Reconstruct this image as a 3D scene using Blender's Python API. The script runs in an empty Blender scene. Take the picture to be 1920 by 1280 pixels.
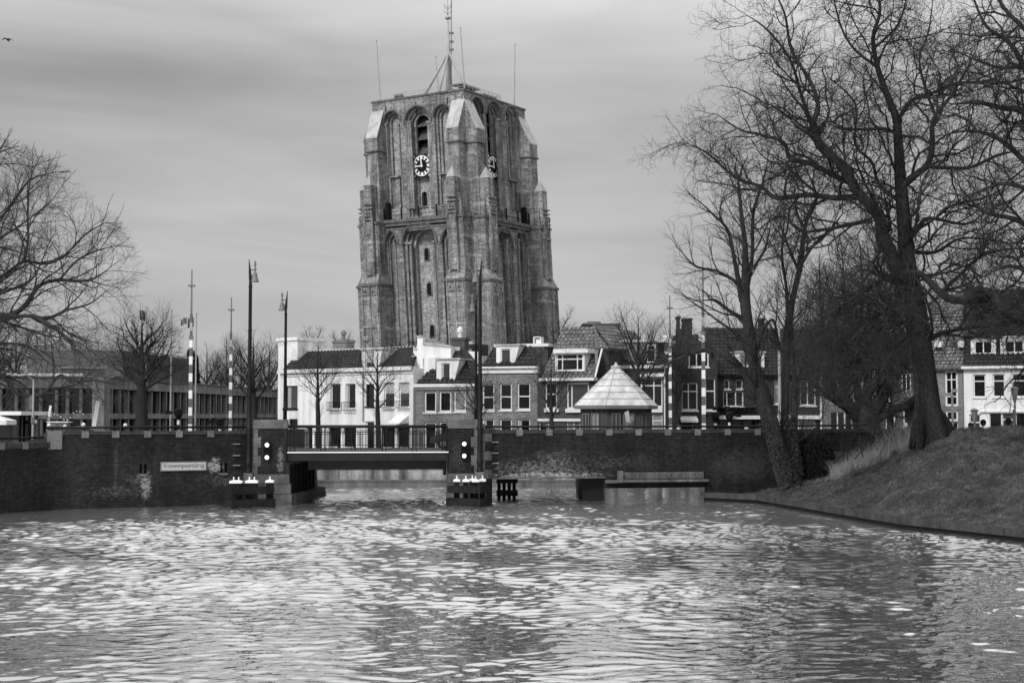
import bpy, math, random
import numpy as np
from mathutils import Vector, Matrix
from mathutils.geometry import tessellate_polygon
random.seed(7); RN = np.random.RandomState(5)
SC = bpy.context.scene
# ------------------------------------------------------------------ camera
FPX = 2700.0; YH = 778.0; CZ = 4.0
PITCH = math.atan((YH - 640) / FPX)
cp, sp = math.cos(PITCH), math.sin(PITCH)
cam_d = bpy.data.cameras.new('camera'); cam = bpy.data.objects.new('camera', cam_d)
SC.collection.objects.link(cam); SC.camera = cam
cam.location = (0, 0, CZ); cam.rotation_euler = (math.pi / 2 + PITCH, 0, 0)
cam_d.sensor_width = 36; cam_d.lens = FPX / 1920 * 36; cam_d.clip_end = 6000; cam_d.clip_start = 0.5
# ------------------------------------------------------------------ world, sun, exposure
SC.view_settings.view_transform = 'Standard'; SC.view_settings.look = 'None'
SC.view_settings.gamma = 1; SC.view_settings.use_curve_mapping = False
SC.view_settings.exposure = 0.38
wd = bpy.data.worlds.new('World'); SC.world = wd; wd.use_nodes = True
nt = wd.node_tree; N = nt.nodes; L = nt.links
for n in list(N): N.remove(n)
def wn(t, **k):
    n = N.new(t)
    for a, b in k.items(): setattr(n, a, b)
    return n
def wmath(op, a, b=None, clamp=False):
    n = wn('ShaderNodeMath', operation=op, use_clamp=clamp)
    for i, q in enumerate((a, b)):
        if q is None: continue
        if isinstance(q, (int, float)): n.inputs[i].default_value = q
        else: L.new(q, n.inputs[i])
    return n.outputs[0]
SUN_EL, SUN_AZ = math.radians(38), math.radians(215)   # behind the camera, to the left
sky = wn('ShaderNodeTexSky', sky_type='NISHITA', sun_disc=False, sun_elevation=SUN_EL, sun_rotation=SUN_AZ)
bw = wn('ShaderNodeRGBToBW'); L.new(sky.outputs[0], bw.inputs[0])
tc = wn('ShaderNodeTexCoord'); sepn = wn('ShaderNodeSeparateXYZ'); L.new(tc.outputs['Generated'], sepn.inputs[0])
mp = wn('ShaderNodeMapping'); mp.inputs['Scale'].default_value = (1.6, 1.6, 9.0); mp.inputs['Rotation'].default_value = (0, 0.05, 0)
L.new(tc.outputs['Generated'], mp.inputs[0])
n1 = wn('ShaderNodeTexNoise'); n1.inputs['Scale'].default_value = 2.1; n1.inputs['Detail'].default_value = 7; n1.inputs['Roughness'].default_value = .52
n1.inputs['Distortion'].default_value = .5
L.new(mp.outputs[0], n1.inputs[0])
mp2 = wn('ShaderNodeMapping'); mp2.inputs['Scale'].default_value = (1, 1, 4.5); mp2.inputs['Location'].default_value = (3.1, .4, .2)
L.new(tc.outputs['Generated'], mp2.inputs[0])
n2 = wn('ShaderNodeTexNoise'); n2.inputs['Scale'].default_value = 1.6; n2.inputs['Detail'].default_value = 3
L.new(mp2.outputs[0], n2.inputs[0])
cl = wmath('ADD', wmath('MULTIPLY', n1.outputs[0], .55), wmath('MULTIPLY', n2.outputs[0], .8))    # about .67
cl = wmath('ADD', wmath('MULTIPLY', wmath('SUBTRACT', cl, .67), 1.45), 1.0)
zc = wmath('MAXIMUM', sepn.outputs[2], 0.0)
# overcast gradient: paler just above the horizon, darker slab at 10 degrees, then raised from the frame top upward to light water and walls
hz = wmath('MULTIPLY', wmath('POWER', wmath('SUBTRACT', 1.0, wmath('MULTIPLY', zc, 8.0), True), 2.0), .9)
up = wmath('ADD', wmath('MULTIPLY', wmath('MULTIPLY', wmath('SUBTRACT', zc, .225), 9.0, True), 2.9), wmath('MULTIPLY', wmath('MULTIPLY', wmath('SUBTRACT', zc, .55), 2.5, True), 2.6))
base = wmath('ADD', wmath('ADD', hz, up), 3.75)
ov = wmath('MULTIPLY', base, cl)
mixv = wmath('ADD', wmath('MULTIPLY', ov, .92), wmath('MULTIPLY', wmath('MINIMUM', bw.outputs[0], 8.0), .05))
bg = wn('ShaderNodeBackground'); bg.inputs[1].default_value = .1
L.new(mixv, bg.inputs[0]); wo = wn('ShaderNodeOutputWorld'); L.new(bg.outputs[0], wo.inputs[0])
sd = bpy.data.lights.new('sun', 'SUN'); so = bpy.data.objects.new('sun', sd); SC.collection.objects.link(so)
sd.energy = 1.85; sd.angle = math.radians(14)
# light travels from the sun's place (azimuth measured as the sky texture does) to the scene
sdir = Vector((math.sin(SUN_AZ) * math.cos(SUN_EL), math.cos(SUN_AZ) * math.cos(SUN_EL), math.sin(SUN_EL)))
so.rotation_euler = (-sdir).to_track_quat('-Z', 'Y').to_euler(); so.location = sdir * 300
# ------------------------------------------------------------------ pixel geometry (photo 1920 x 1280)
def ray(px, py):
    x = (px - 960) / FPX; u = (640 - py) / FPX
    return Vector((x, cp - u * sp, sp + u * cp))
def P(px, py, D):
    r = ray(px, py); k = D / r.y
    return Vector((r.x * k, D, CZ + r.z * k))
def XD(px, D): return (px - 960) / FPX * D * 1.0
def m_px(D): return D / FPX
CAMV = Vector((0, 0, CZ))
class Fac:
    """a wall plane: s runs along it, t out of it towards the viewer, z up"""
    def __init__(s, O, e1, n, e2=(0, 0, 1)):
        s.O = Vector(O); s.e1 = Vector(e1); s.n = Vector(n); s.e2 = Vector(e2)
    @staticmethod
    def px(x0, D0, x1, D1):
        a = P(x0, YH, D0); b = P(x1, YH, D1); a.z = b.z = 0
        e = (b - a); ln = e.length; e = e / ln
        f = Fac(a, e, Vector((e.y, -e.x, 0))); f.len = ln
        return f
    def T(s, a, t, z): return s.O + s.e1 * a + s.n * t + s.e2 * z
    def sz(s, px, py, t=0):
        O = s.O + s.n * t; r = ray(px, py)
        M = Matrix((s.e1, s.e2, -r)).transposed()
        q = M.inverted() @ (CAMV - O)
        return q.x, q.y
    def off(s, ds=0, t=0):
        return Fac(s.O + s.n * t + s.e1 * ds, s.e1, s.n, s.e2)
WF = Fac((0, 0, 0), (1, 0, 0), (0, -1, 0))
# ------------------------------------------------------------------ mesh builder
def set_mesh(me, V, F_idx, F_len):
    V = np.asarray(V, dtype=np.float32); me.vertices.add(len(V)); me.vertices.foreach_set('co', V.ravel())
    F_idx = np.asarray(F_idx, dtype=np.int32); F_len = np.asarray(F_len, dtype=np.int32)
    me.loops.add(len(F_idx)); me.loops.foreach_set('vertex_index', F_idx)
    st = np.zeros(len(F_len), dtype=np.int32); st[1:] = np.cumsum(F_len)[:-1]
    me.polygons.add(len(F_len)); me.polygons.foreach_set('loop_start', st)
    try: me.polygons.foreach_set('loop_total', F_len)
    except Exception: pass
    me.update(calc_edges=True); me.validate()
def link(name, me, mats, parent=None, smooth=False, uv=True):
    me.polygons.foreach_set('use_smooth', np.full(len(me.polygons), bool(smooth)))
    if uv and len(me.polygons):
        n = len(me.polygons); nr = np.zeros(n * 3, dtype=np.float32); me.polygons.foreach_get('normal', nr); nr = nr.reshape(-1, 3)
        ls = np.zeros(n, dtype=np.int32); me.polygons.foreach_get('loop_total', ls)
        li = np.zeros(len(me.loops), dtype=np.int32); me.loops.foreach_get('vertex_index', li)
        co = np.zeros(len(me.vertices) * 3, dtype=np.float32); me.vertices.foreach_get('co', co); co = co.reshape(-1, 3)[li]
        nr = np.repeat(nr, ls, axis=0); h = np.hypot(nr[:, 0], nr[:, 1]) + 1e-6
        flat = np.abs(nr[:, 2]) > .8
        u = np.where(flat, co[:, 0], (-nr[:, 1] * co[:, 0] + nr[:, 0] * co[:, 1]) / h)
        v = np.where(flat, co[:, 1], co[:, 2])
        ul = me.uv_layers.new(name='UVMap'); ul.data.foreach_set('uv', np.stack([u, v], 1).astype(np.float32).ravel())
    if not isinstance(mats, (list, tuple)): mats = [mats]
    for m in mats: me.materials.append(m)
    o = bpy.data.objects.new(name, me); SC.collection.objects.link(o)
    if parent is not None:
        r = parent; off = Vector((0, 0, 0))
        while r is not None: off += r.location; r = r.parent
        me.transform(Matrix.Translation(-off)); o.parent = parent
    return o
class MB:
    def __init__(s): s.v = []; s.f = []; s.m = []
    def add(s, vs, fs, mi=0):
        b = len(s.v); s.v += [tuple(v) for v in vs]; s.f += [tuple(i + b for i in f) for f in fs]; s.m += [mi] * len(fs)
    def hexa(s, p, mi=0):   # 4 bottom ccw, 4 top ccw
        s.add(p, [(3, 2, 1, 0), (4, 5, 6, 7), (0, 1, 5, 4), (1, 2, 6, 5), (2, 3, 7, 6), (3, 0, 4, 7)], mi)
    def box(s, F, a0, a1, t0, t1, z0, z1, mi=0, ta=0, tt=0):
        # ta/tt: inset of the top along s and t
        T = F.T
        s.hexa([T(a0, t1, z0), T(a1, t1, z0), T(a1, t0, z0), T(a0, t0, z0),
                T(a0 + ta, t1 - tt, z1), T(a1 - ta, t1 - tt, z1), T(a1 - ta, t0 + tt, z1), T(a0 + ta, t0 + tt, z1)], mi)
    def wbox(s, x0, x1, y0, y1, z0, z1, mi=0):
        s.hexa([(x0, y0, z0), (x1, y0, z0), (x1, y1, z0), (x0, y1, z0), (x0, y0, z1), (x1, y0, z1), (x1, y1, z1), (x0, y1, z1)], mi)
    def beam(s, a, b, w, h=None, mi=0, up=(0, 0, 1)):
        a = Vector(a); b = Vector(b); d = (b - a).normalized(); h = h or w
        x = d.cross(Vector(up))
        if x.length < 1e-3: x = d.cross(Vector((0, 1, 0)))
        x.normalize(); y = x.cross(d).normalized(); x = x * w / 2; y = y * h / 2
        s.hexa([a - x - y, a + x - y, b + x - y, b - x - y, a - x + y, a + x + y, b + x + y, b - x + y], mi)
    def tube(s, pts, rad, n=8, mi=0, caps=True):
        pts = [Vector(p) for p in pts]; b = len(s.v); k = len(pts)
        if not isinstance(rad, (list, tuple)): rad = [rad] * k
        ref = Vector((.31, .17, .93))
        for i, p in enumerate(pts):
            d = (pts[min(i + 1, k - 1)] - pts[max(i - 1, 0)]).normalized()
            x = d.cross(ref if abs(d.dot(ref)) < .95 else Vector((1, 0, 0))).normalized(); y = d.cross(x)
            for j in range(n):
                a = 2 * math.pi * j / n; s.v.append(tuple(p + (x * math.cos(a) + y * math.sin(a)) * rad[i]))
        for i in range(k - 1):
            for j in range(n):
                j2 = (j + 1) % n; s.f.append((b + i * n + j, b + i * n + j2, b + (i + 1) * n + j2, b + (i + 1) * n + j)); s.m.append(mi)
        if caps:
            s.f.append(tuple(b + j for j in range(n))[::-1]); s.m.append(mi)
            s.f.append(tuple(b + (k - 1) * n + j for j in range(n))); s.m.append(mi)
    def lathe(s, c, prof, n=12, mi=0, rot=0):
        c = Vector(c); b = len(s.v)
        for r, z in prof:
            for j in range(n):
                a = 2 * math.pi * j / n + rot; s.v.append((c.x + r * math.cos(a), c.y + r * math.sin(a), c.z + z))
        for i in range(len(prof) - 1):
            for j in range(n):
                j2 = (j + 1) % n; s.f.append((b + i * n + j, b + i * n + j2, b + (i + 1) * n + j2, b + (i + 1) * n + j)); s.m.append(mi)
        s.f.append(tuple(b + j for j in range(n))[::-1]); s.m.append(mi)
        s.f.append(tuple(b + (len(prof) - 1) * n + j for j in range(n))); s.m.append(mi)
    def panel(s, F, outer, holes, t0, t1, mi=0):
        T = F.T; polys = [outer] + list(holes)
        tri = tessellate_polygon([[Vector((a, z, 0)) for a, z in p] for p in polys])
        flat = [q for p in polys for q in p]; n = len(flat); b = len(s.v)
        s.v += [tuple(T(a, t1, z)) for a, z in flat] + [tuple(T(a, t0, z)) for a, z in flat]
        for t in tri:
            a, c, d = [flat[i] for i in t]
            ar = (c[0] - a[0]) * (d[1] - a[1]) - (d[0] - a[0]) * (c[1] - a[1])
            if ar < 0: t = t[::-1]
            s.f.append((b + t[0], b + t[1], b + t[2])); s.f.append((b + n + t[2], b + n + t[1], b + n + t[0])); s.m += [mi, mi]
        k = 0
        for p in polys:
            for i in range(len(p)):
                j = (i + 1) % len(p); s.f.append((b + k + i, b + k + j, b + n + k + j, b + n + k + i)); s.m.append(mi)
            k += len(p)
    def build(s, name, mat, parent=None, smooth=False):
        me = bpy.data.meshes.new(name)
        fi = [i for f in s.f for i in f]; fl = [len(f) for f in s.f]
        set_mesh(me, s.v, fi, fl)
        mats = mat if isinstance(mat, (list, tuple)) else [mat]
        o = link(name, me, mats, parent, smooth)
        if len(mats) > 1 and len(me.polygons) == len(s.m): me.polygons.foreach_set('material_index', np.array(s.m, dtype=np.int32))
        return o
def tag(o, label=None, cat=None, group=None, kind=None):
    if label: o['label'] = label
    if cat: o['category'] = cat
    if group: o['group'] = group
    if kind: o['kind'] = kind
    return o
def thing(name, label, cat, loc, group=None):
    o = bpy.data.objects.new(name, None); SC.collection.objects.link(o); o.location = loc
    o.empty_display_size = .3
    bpy.context.view_layer.update()
    return tag(o, label, cat, group)
def dup(root, loc, label, rz=0):
    r = root.copy(); SC.collection.objects.link(r); r.location = loc; r.rotation_euler = (0, 0, rz); r['label'] = label
    for ch in list(root.children):
        c = ch.copy(); SC.collection.objects.link(c); c.parent = r
        for g in list(ch.children):
            d = g.copy(); SC.collection.objects.link(d); d.parent = c
    return r
def rect(a0, a1, z0, z1): return [(a0, z0), (a1, z0), (a1, z1), (a0, z1)]
def arch(a0, a1, z0, z1, kind='round', n=7):
    w = a1 - a0; c = (a0 + a1) / 2; pts = [(a0, z0), (a1, z0)]
    if kind == 'round':
        r = w / 2; zs = z1 - r
        for i in range(2 * n + 1):
            t = math.pi * i / (2 * n); pts.append((c + r * math.cos(t), zs + r * math.sin(t)))
    else:
        R = w * 1.0; h = math.sqrt(R * R - (R - w / 2) ** 2); zs = z1 - h; tm = math.acos((R - w / 2) / R)
        for i in range(n + 1):
            t = tm * i / n; pts.append((a1 - R + R * math.cos(t), zs + R * math.sin(t)))
        for i in range(n - 1, -1, -1):
            t = tm * i / n; pts.append((a0 + R - R * math.cos(t), zs + R * math.sin(t)))
    return pts
# ------------------------------------------------------------------ materials
def mk(name, base, rough=.85, var=.25, vs=.6, fine=.2, fs=9., brick=None, bump=0., bs=20., streak=0., spec=.3,
       stains=None, emit=0., metal=0., bands=None):
    m = bpy.data.materials.new(name); m.use_nodes = True; nt = m.node_tree; nd = nt.nodes; lk = nt.links
    pr = nd['Principled BSDF']; pr.inputs['Roughness'].default_value = rough; pr.inputs['Metallic'].default_value = metal
    pr.inputs['Specular IOR Level'].default_value = spec
    def M(op, a, b=None, c=None, clamp=False):
        n = nd.new('ShaderNodeMath'); n.operation = op; n.use_clamp = clamp
        for i, q in enumerate((a, b, c)):
            if q is None: continue
            if isinstance(q, (int, float)): n.inputs[i].default_value = q
            else: lk.new(q, n.inputs[i])
        return n.outputs[0]
    geo = nd.new('ShaderNodeNewGeometry'); pos = geo.outputs['Position']
    def noise(scale, det=4, vec=pos, rgh=.55, loc=None, sc3=None):
        if sc3 or loc:
            q = nd.new('ShaderNodeMapping'); lk.new(vec, q.inputs[0])
            if sc3: q.inputs['Scale'].default_value = sc3
            if loc: q.inputs['Location'].default_value = loc
            vec = q.outputs[0]
        n = nd.new('ShaderNodeTexNoise'); n.inputs['Scale'].default_value = scale; n.inputs['Detail'].default_value = det
        n.inputs['Roughness'].default_value = rgh; lk.new(vec, n.inputs['Vector']); return n.outputs[0]
    def cen(x, amt): return M('ADD', M('MULTIPLY', M('SUBTRACT', x, .5), 2 * amt * 2.2), 1.0)
    val = base
    if var: val = M('MULTIPLY', cen(noise(vs, 4), var), val)
    if fine: val = M('MULTIPLY', cen(noise(fs, 3), fine), val)
    if streak: val = M('MULTIPLY', cen(noise(1.3, 4, sc3=(1.6, 1.6, .12)), streak), val)
    hgt = None
    if brick:
        uvn = nd.new('ShaderNodeUVMap'); b = nd.new('ShaderNodeTexBrick'); lk.new(uvn.outputs[0], b.inputs['Vector'])
        b.inputs['Scale'].default_value = 1; b.inputs['Brick Width'].default_value = brick.get('w', .23); b.inputs['Row Height'].default_value = brick.get('h', .075)
        b.inputs['Mortar Size'].default_value = brick.get('m', .012); b.inputs['Mortar Smooth'].default_value = .3; b.offset = brick.get('off', .5)
        c = brick.get('c', .35)
        b.inputs['Color1'].default_value = (1 - c, 1 - c, 1 - c, 1); b.inputs['Color2'].default_value = (1 + c, 1 + c, 1 + c, 1)
        k = brick.get('mc', 1.5); b.inputs['Mortar'].default_value = (k, k, k, 1)
        rb = nd.new('ShaderNodeRGBToBW'); lk.new(b.outputs['Color'], rb.inputs[0]); val = M('MULTIPLY', rb.outputs[0], val)
        hgt = M('SUBTRACT', 1.0, b.outputs['Fac'])
    sx = nd.new('ShaderNodeSeparateXYZ'); lk.new(pos, sx.inputs[0])
    if bands:   # pale courses of stone at given heights
        bm = None
        for z0, z1 in bands:
            q = M('MULTIPLY', M('GREATER_THAN', sx.outputs[2], z0), M('LESS_THAN', sx.outputs[2], z1)); bm = q if bm is None else M('MAXIMUM', bm, q)
        bm = M('MULTIPLY', bm, M('GREATER_THAN', noise(.8, 3), .5)); val = M('ADD', val, M('MULTIPLY', bm, base * .55))
    for st in (stains or []):   # (x, z, rx, rz, strength, threshold)
        x, z, rx, rz, k, th = st
        d = M('ADD', M('POWER', M('ABSOLUTE', M('DIVIDE', M('SUBTRACT', sx.outputs[0], x), rx)), 2.0), M('POWER', M('ABSOLUTE', M('DIVIDE', M('SUBTRACT', sx.outputs[2], z), rz)), 2.0))
        g = M('SUBTRACT', 1.0, d, clamp=True)
        nn = M('ADD', noise(6.0, 7, rgh=.85, sc3=(1, 1, 1.6)), M('MULTIPLY', g, .24))
        mk_ = M('MULTIPLY', M('MULTIPLY', M('SUBTRACT', nn, th), 7.0, clamp=True), M('MULTIPLY', g, 2.5, clamp=True))
        val = M('ADD', val, M('MULTIPLY', mk_, k))
    if isinstance(val, (int, float)): pr.inputs['Base Color'].default_value = (val, val, val, 1)
    else:
        val = M('MAXIMUM', val, .004); val = M('MINIMUM', val, .85); lk.new(val, pr.inputs['Base Color'])
    if bump or brick:
        h = noise(bs, 4)
        if hgt is not None: h = M('ADD', M('MULTIPLY', h, .5), M('MULTIPLY', hgt, .8))
        bn = nd.new('ShaderNodeBump'); bn.inputs['Distance'].default_value = bump or .01; bn.inputs['Strength'].default_value = .8
        lk.new(h, bn.inputs['Height']); lk.new(bn.outputs[0], pr.inputs['Normal'])
    if emit:
        pr.inputs['Emission Color'].default_value = (1, 1, 1, 1); pr.inputs['Emission Strength'].default_value = emit
    return m
BR = dict(w=.22, h=.068, m=.011)
wx = lambda px, D: XD(px, D)
M_canal = mk('canal_brick', .0135, .85, .35, .5, .35, 6, dict(BR, c=.45, mc=2.2), .012, streak=.3, spec=.12,
             stains=[(wx(277, 63), .95, .35, .9, .22, .64), (wx(262, 63), 1.25, .8, .4, .10, .68), (wx(402, 64), 1.75, .5, .5, .30, .63), (wx(420, 64), 1.1, 1.8, .6, .08, .70), (wx(225, 63), .7, 2.0, .5, .07, .69),
                     (wx(1030, 66.5), 1.22, 4.0, .22, .22, .62), (wx(1010, 66.5), 1.5, 3.6, .8, .16, .67), (wx(1040, 66.5), 2.1, 1.6, .6, .06, .66), (wx(1150, 67), 1.8, 4.2, .7, .05, .70), (wx(1400, 67), 1.6, 2.2, 1, .025, .60),
                     (wx(526, 64.5), 1.95, .22, .9, .16, .63), (wx(860, 65), 2.2, .6, 1.2, .035, .66), (wx(226, 63), 2, .12, 2, .04, .66)])
M_cope = mk('coping_brick', .04, .85, .3, .8, .25, 8, dict(w=.075, h=.3, m=.01, c=.3, mc=.6), .01)
M_stoneblk = mk('grey_stone', .13, .85, .25, 2, .25, 9, streak=.3, bump=.008)
M_pierstone = mk('pier_stone', .10, .85, .35, 1.5, .25, 8, streak=.35, bump=.01)
M_plinth = mk('plinth_concrete', .085, .85, .35, 1.1, .2, 7, streak=.7, bump=.01, stains=[(wx(1178, 67), .3, .4, .4, .12, .66), (wx(1212, 67), .3, .2, .45, .16, .62), (wx(1245, 67), .35, .1, .35, .2, .6), (wx(1282, 67), .3, .2, .4, .1, .66)])
M_quay = mk('quay_concrete', .26, .85, .3, 1.2, .2, 7, streak=1.0, bump=.01)
M_quaylow = mk('quay_stone', .11, .85, .3, 1.2, .2, 7, streak=.5, bump=.01)
M_iron = mk('black_iron', .006, .6, .2, 3, 0, spec=.15)
M_girder = mk('girder_paint', .008, .6, .25, 1.5, .1, spec=.35)
M_rail = mk('rail_paint', .008, .5, .1, 3, 0, spec=.2)
M_wood = mk('wet_timber', .014, .8, .4, 1.5, .4, 12, bump=.02, bs=14, spec=.08)
M_white = mk('white_paint', .78, .6, .06, 2, .04)
M_frame = mk('white_frame', .72, .5, .08, 3, 0)
M_stucco = mk('white_stucco', .76, .9, .10, .5, .06, 12, streak=.22, bump=.004)
M_lead = mk('lead_sheet', .42, .6, .15, .8, .12, 6, streak=.25)
M_tow = mk('tower_brick', .205, .9, .42, .35, .38, 3.8, dict(w=.6, h=.22, m=.03, c=.38, mc=1.3), .05, streak=.5, bands=[(33.9, 34.2), (31.0, 31.3), (27.9, 28.3), (24.1, 24.5), (22.0, 22.3), (17.6, 17.9), (14.6, 15.0), (12.0, 12.3), (9, 9.4)])
M_towl = mk('tower_brick_inner', .30, .9, .2, .4, .55, 3.5, dict(w=.5, h=.2, m=.03, c=.25, mc=1.2), .02)
M_towb = mk('tower_stone_worn', .22, .9, .42, .5, .42, 3.8, dict(w=.8, h=.28, m=.03, c=.22, mc=1.2), .03, streak=.4, bands=[(24.3, 24.6), (17.5, 17.8), (14, 14.4)])
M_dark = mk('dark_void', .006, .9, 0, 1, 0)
M_slat = mk('belfry_board', .10, .8, .3, 2, .2, streak=.6)
M_brickm = mk('house_brick_mid', .19, .9, .22, .5, .3, 9, dict(w=.3, h=.1, m=.015, c=.25, mc=1.25), .008)
M_brickd = mk('house_brick_dark', .06, .9, .25, .5, .3, 9, dict(w=.3, h=.1, m=.015, c=.3, mc=1.3), .008)
M_brickx = mk('house_brick_black', .032, .9, .25, .5, .3, 9, dict(w=.3, h=.1, m=.015, c=.3, mc=1.3), .008)
TL = dict(w=.27, h=.24, m=.045, c=.35, mc=.3, off=0)
M_tiled = mk('roof_tile_dark', .03, .7, .25, .7, .3, 5, TL)
M_tilex = mk('roof_tile_black', .028, .85, .25, .7, .3, 5, TL)
M_tilem = mk('roof_tile_weathered', .17, .8, .25, .7, .35, 5, TL)
M_glass = mk('window_glass', .009, .06, .5, .5, 0, spec=.35)
M_glass2 = mk('window_glass_pale', .045, .1, .5, .7, 0, spec=.6)
M_glass3 = mk('window_pale_inside', .22, .2, .4, .9, 0, spec=.5)
M_conc = mk('facade_concrete', .19, .85, .25, .8, .2, 6, streak=.5)
M_concd = mk('facade_concrete_shabby', .12, .85, .3, .8, .2, 6, streak=.4)
M_seam = mk('standing_seam_metal', .11, .6, .2, .6, .1)
M_asph = mk('asphalt', .06, .9, .2, .6, .2, 20)
M_soil = mk('far_ground', .09, .95, .3, .1, .2, 5)
M_turf = mk('turf_soil', .035, .95, .45, .7, .4, 6, bump=.06, bs=5)
M_kerb = mk('kerb_stone', .035, .85, .3, 1.5, .25, 8, streak=.5, bump=.01)
M_bark = mk('bark', .032, .9, .3, 1.5, .6, 14, bump=.06, bs=11, streak=.6, spec=.05)
M_barkl = mk('bark_light', .032, .9, .3, 1.5, .3, 14, bump=.02, bs=9, spec=.05)
M_barkf = mk('bark_far', .06, .9, .2, 1.5, .2, 14, spec=.05)
M_twig = mk('twig_dark', .04, .85, .25, 1, 0, spec=.05)
M_twigl = mk('twig_light', .055, .85, .25, 1, 0, spec=.05)
M_leaf = mk('ivy_leaf', .012, .6, .5, 3, .4, 25, spec=.25)
M_leaft = mk('ivy_leaf_glossy', .03, .45, .6, 3, .6, 25, spec=.4)
M_twigp = mk('twig_pale', .085, .85, .25, 1, 0, spec=.05); M_barkp = mk('bark_pale', .05, .9, .3, 1.5, .3, 14, bump=.02, bs=9, spec=.05)
M_leafp = mk('marcescent_leaf', .07, .7, .4, 3, .3, 20)
M_grass = mk('grass_blade', .10, .8, .6, .9, .7, 5, spec=.1)
M_reed = mk('reed_straw', .27, .8, .5, 1.6, .45, 7)
M_zinc = mk('zinc_roof', .52, .6, .14, 1.6, .1, 6, streak=.3)
M_clad = mk('dark_cladding', .06, .7, .2, 1, .2)
M_grey = mk('grey_metal', .16, .5, .15, 1, 0)
M_pole = mk('pale_metal', .34, .5, .15, 1, 0)
M_stripe = mk('barrier_stripe_dark', .11, .6, .15, 2, 0)
M_lamp = mk('signal_lens_lit', .8, .4, 0, 1, 0, emit=1.6)
M_flag = mk('flag_cloth', .22, .8, .2, 2, 0)
M_car = mk('car_paint', .03, .25, .1, 1, 0, spec=.6)
M_sign = mk('sign_enamel', .42, .5, .1, 3, 0)
M_ink = mk('sign_ink', .05, .6, 0, 1, 0)
M_bird = mk('bird_feather', .015, .8, .1, 3, 0)
# ------------------------------------------------------------------ water, land
def water():
    ys = [15.0]
    while ys[-1] < 83: ys.append(ys[-1] + .0019 * ys[-1])
    ys = np.array(ys); xs = np.arange(-29, 29.01, .065)
    X, Y = np.meshgrid(xs, ys); Z = np.zeros_like(X)
    r = np.random.RandomState(3)
    WX = X + .25 * np.sin(.9 * Y + .5 * X + 1) + .2 * np.sin(1.9 * X - .8 * Y); WY = Y + .3 * np.sin(.7 * X - .6 * Y + 2) + .15 * np.sin(2.1 * X + 1.1 * Y)
    for i in range(120):
        lam = .17 * (.95 / .17) ** r.rand(); k = 2 * math.pi / lam
        th = math.radians(90 + r.uniform(-90, 90) * r.rand() ** .35); amp = WAVE * lam * (.6 + .8 * r.rand())
        ph = r.rand() * 6.28; A = k * (WX * math.cos(th) + WY * math.sin(th)) + ph
        fade = np.clip((lam / (.0042 * Y) - .9) / .8, 0, 1)
        Z += amp * fade * (np.sin(A) + .22 * np.sin(2 * A + 1.3))
    patch = .72 + .38 * np.sin(.11 * X + .17 * Y + .5) * np.sin(.23 * Y - .07 * X + 2) + .12 * np.sin(.6 * X + .9 * Y)
    Z *= patch * (1.1 + .95 * np.clip((Y - 23) / 30, 0, 1))
    ny, nx = X.shape; V = np.stack([X.ravel(), Y.ravel(), Z.ravel()], 1)
    i = np.arange((ny - 1) * (nx - 1)); a = (i // (nx - 1)) * nx + i % (nx - 1)
    Fq = np.stack([a, a + 1, a + nx + 1, a + nx], 1).ravel()
    base = len(V)
    ex = [(-400, -60, -.02), (400, -60, -.02), (400, 15, -.02), (-400, 15, -.02), (-400, 15, -.02), (-29, 15, -.02), (-29, 84, -.02), (-400, 84, -.02), (29, 15, -.02), (400, 15, -.02), (400, 84, -.02), (29, 84, -.02)]
    V = np.vstack([V, np.array(ex)]); Fq = np.concatenate([Fq, base + np.arange(12)])
    me = bpy.data.meshes.new('canal_water'); set_mesh(me, V, Fq, np.full(len(Fq) // 4, 4))
    m = bpy.data.materials.new('canal_water'); m.use_nodes = True; nd = m.node_tree.nodes; lk = m.node_tree.links; pr = nd['Principled BSDF']
    pr.inputs['Base Color'].default_value = (.92, .92, .92, 1); pr.inputs['Metallic'].default_value = .95; pr.inputs['Roughness'].default_value = .0; pr.inputs['IOR'].default_value = WIOR
    g = nd.new('ShaderNodeNewGeometry')
    sy = nd.new('ShaderNodeSeparateXYZ'); lk.new(g.outputs['Position'], sy.inputs[0]); mr = nd.new('ShaderNodeMapRange'); lk.new(sy.outputs[1], mr.inputs[0])   # wind ruffled towards the bridge
    mr.inputs[1].default_value = 26; mr.inputs[2].default_value = 58; mr.inputs[3].default_value = .02; mr.inputs[4].default_value = .19; lk.new(mr.outputs[0], pr.inputs['Roughness'])
    mp = nd.new('ShaderNodeMapping'); mp.inputs['Scale'].default_value = (1, 1.7, 1); lk.new(g.outputs['Position'], mp.inputs[0])
    n = nd.new('ShaderNodeTexNoise'); n.inputs['Scale'].default_value = 5.0; n.inputs['Detail'].default_value = 1; n.inputs['Roughness'].default_value = .5; lk.new(mp.outputs[0], n.inputs[0])
    b = nd.new('ShaderNodeBump'); b.inputs['Distance'].default_value = .003; b.inputs['Strength'].default_value = 1.0; lk.new(n.outputs[0], b.inputs['Height']); lk.new(b.outputs[0], pr.inputs['Normal'])
    o = link('canal_water', me, m, None, True, uv=False); tag(o, kind='structure')
WAVE = .00285; WIOR = 1.6
water()
def prism(name, pts, z0, z1, mat, kind='structure'):
    b = MB(); b.panel(Fac((0, 0, 0), (1, 0, 0), (0, 0, 1), (0, 1, 0)), pts, [], z0, z1); o = b.build(name, mat)
    if kind: tag(o, kind=kind)
    return o
def wpt(px, D): return (XD(px, D), D)
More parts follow.
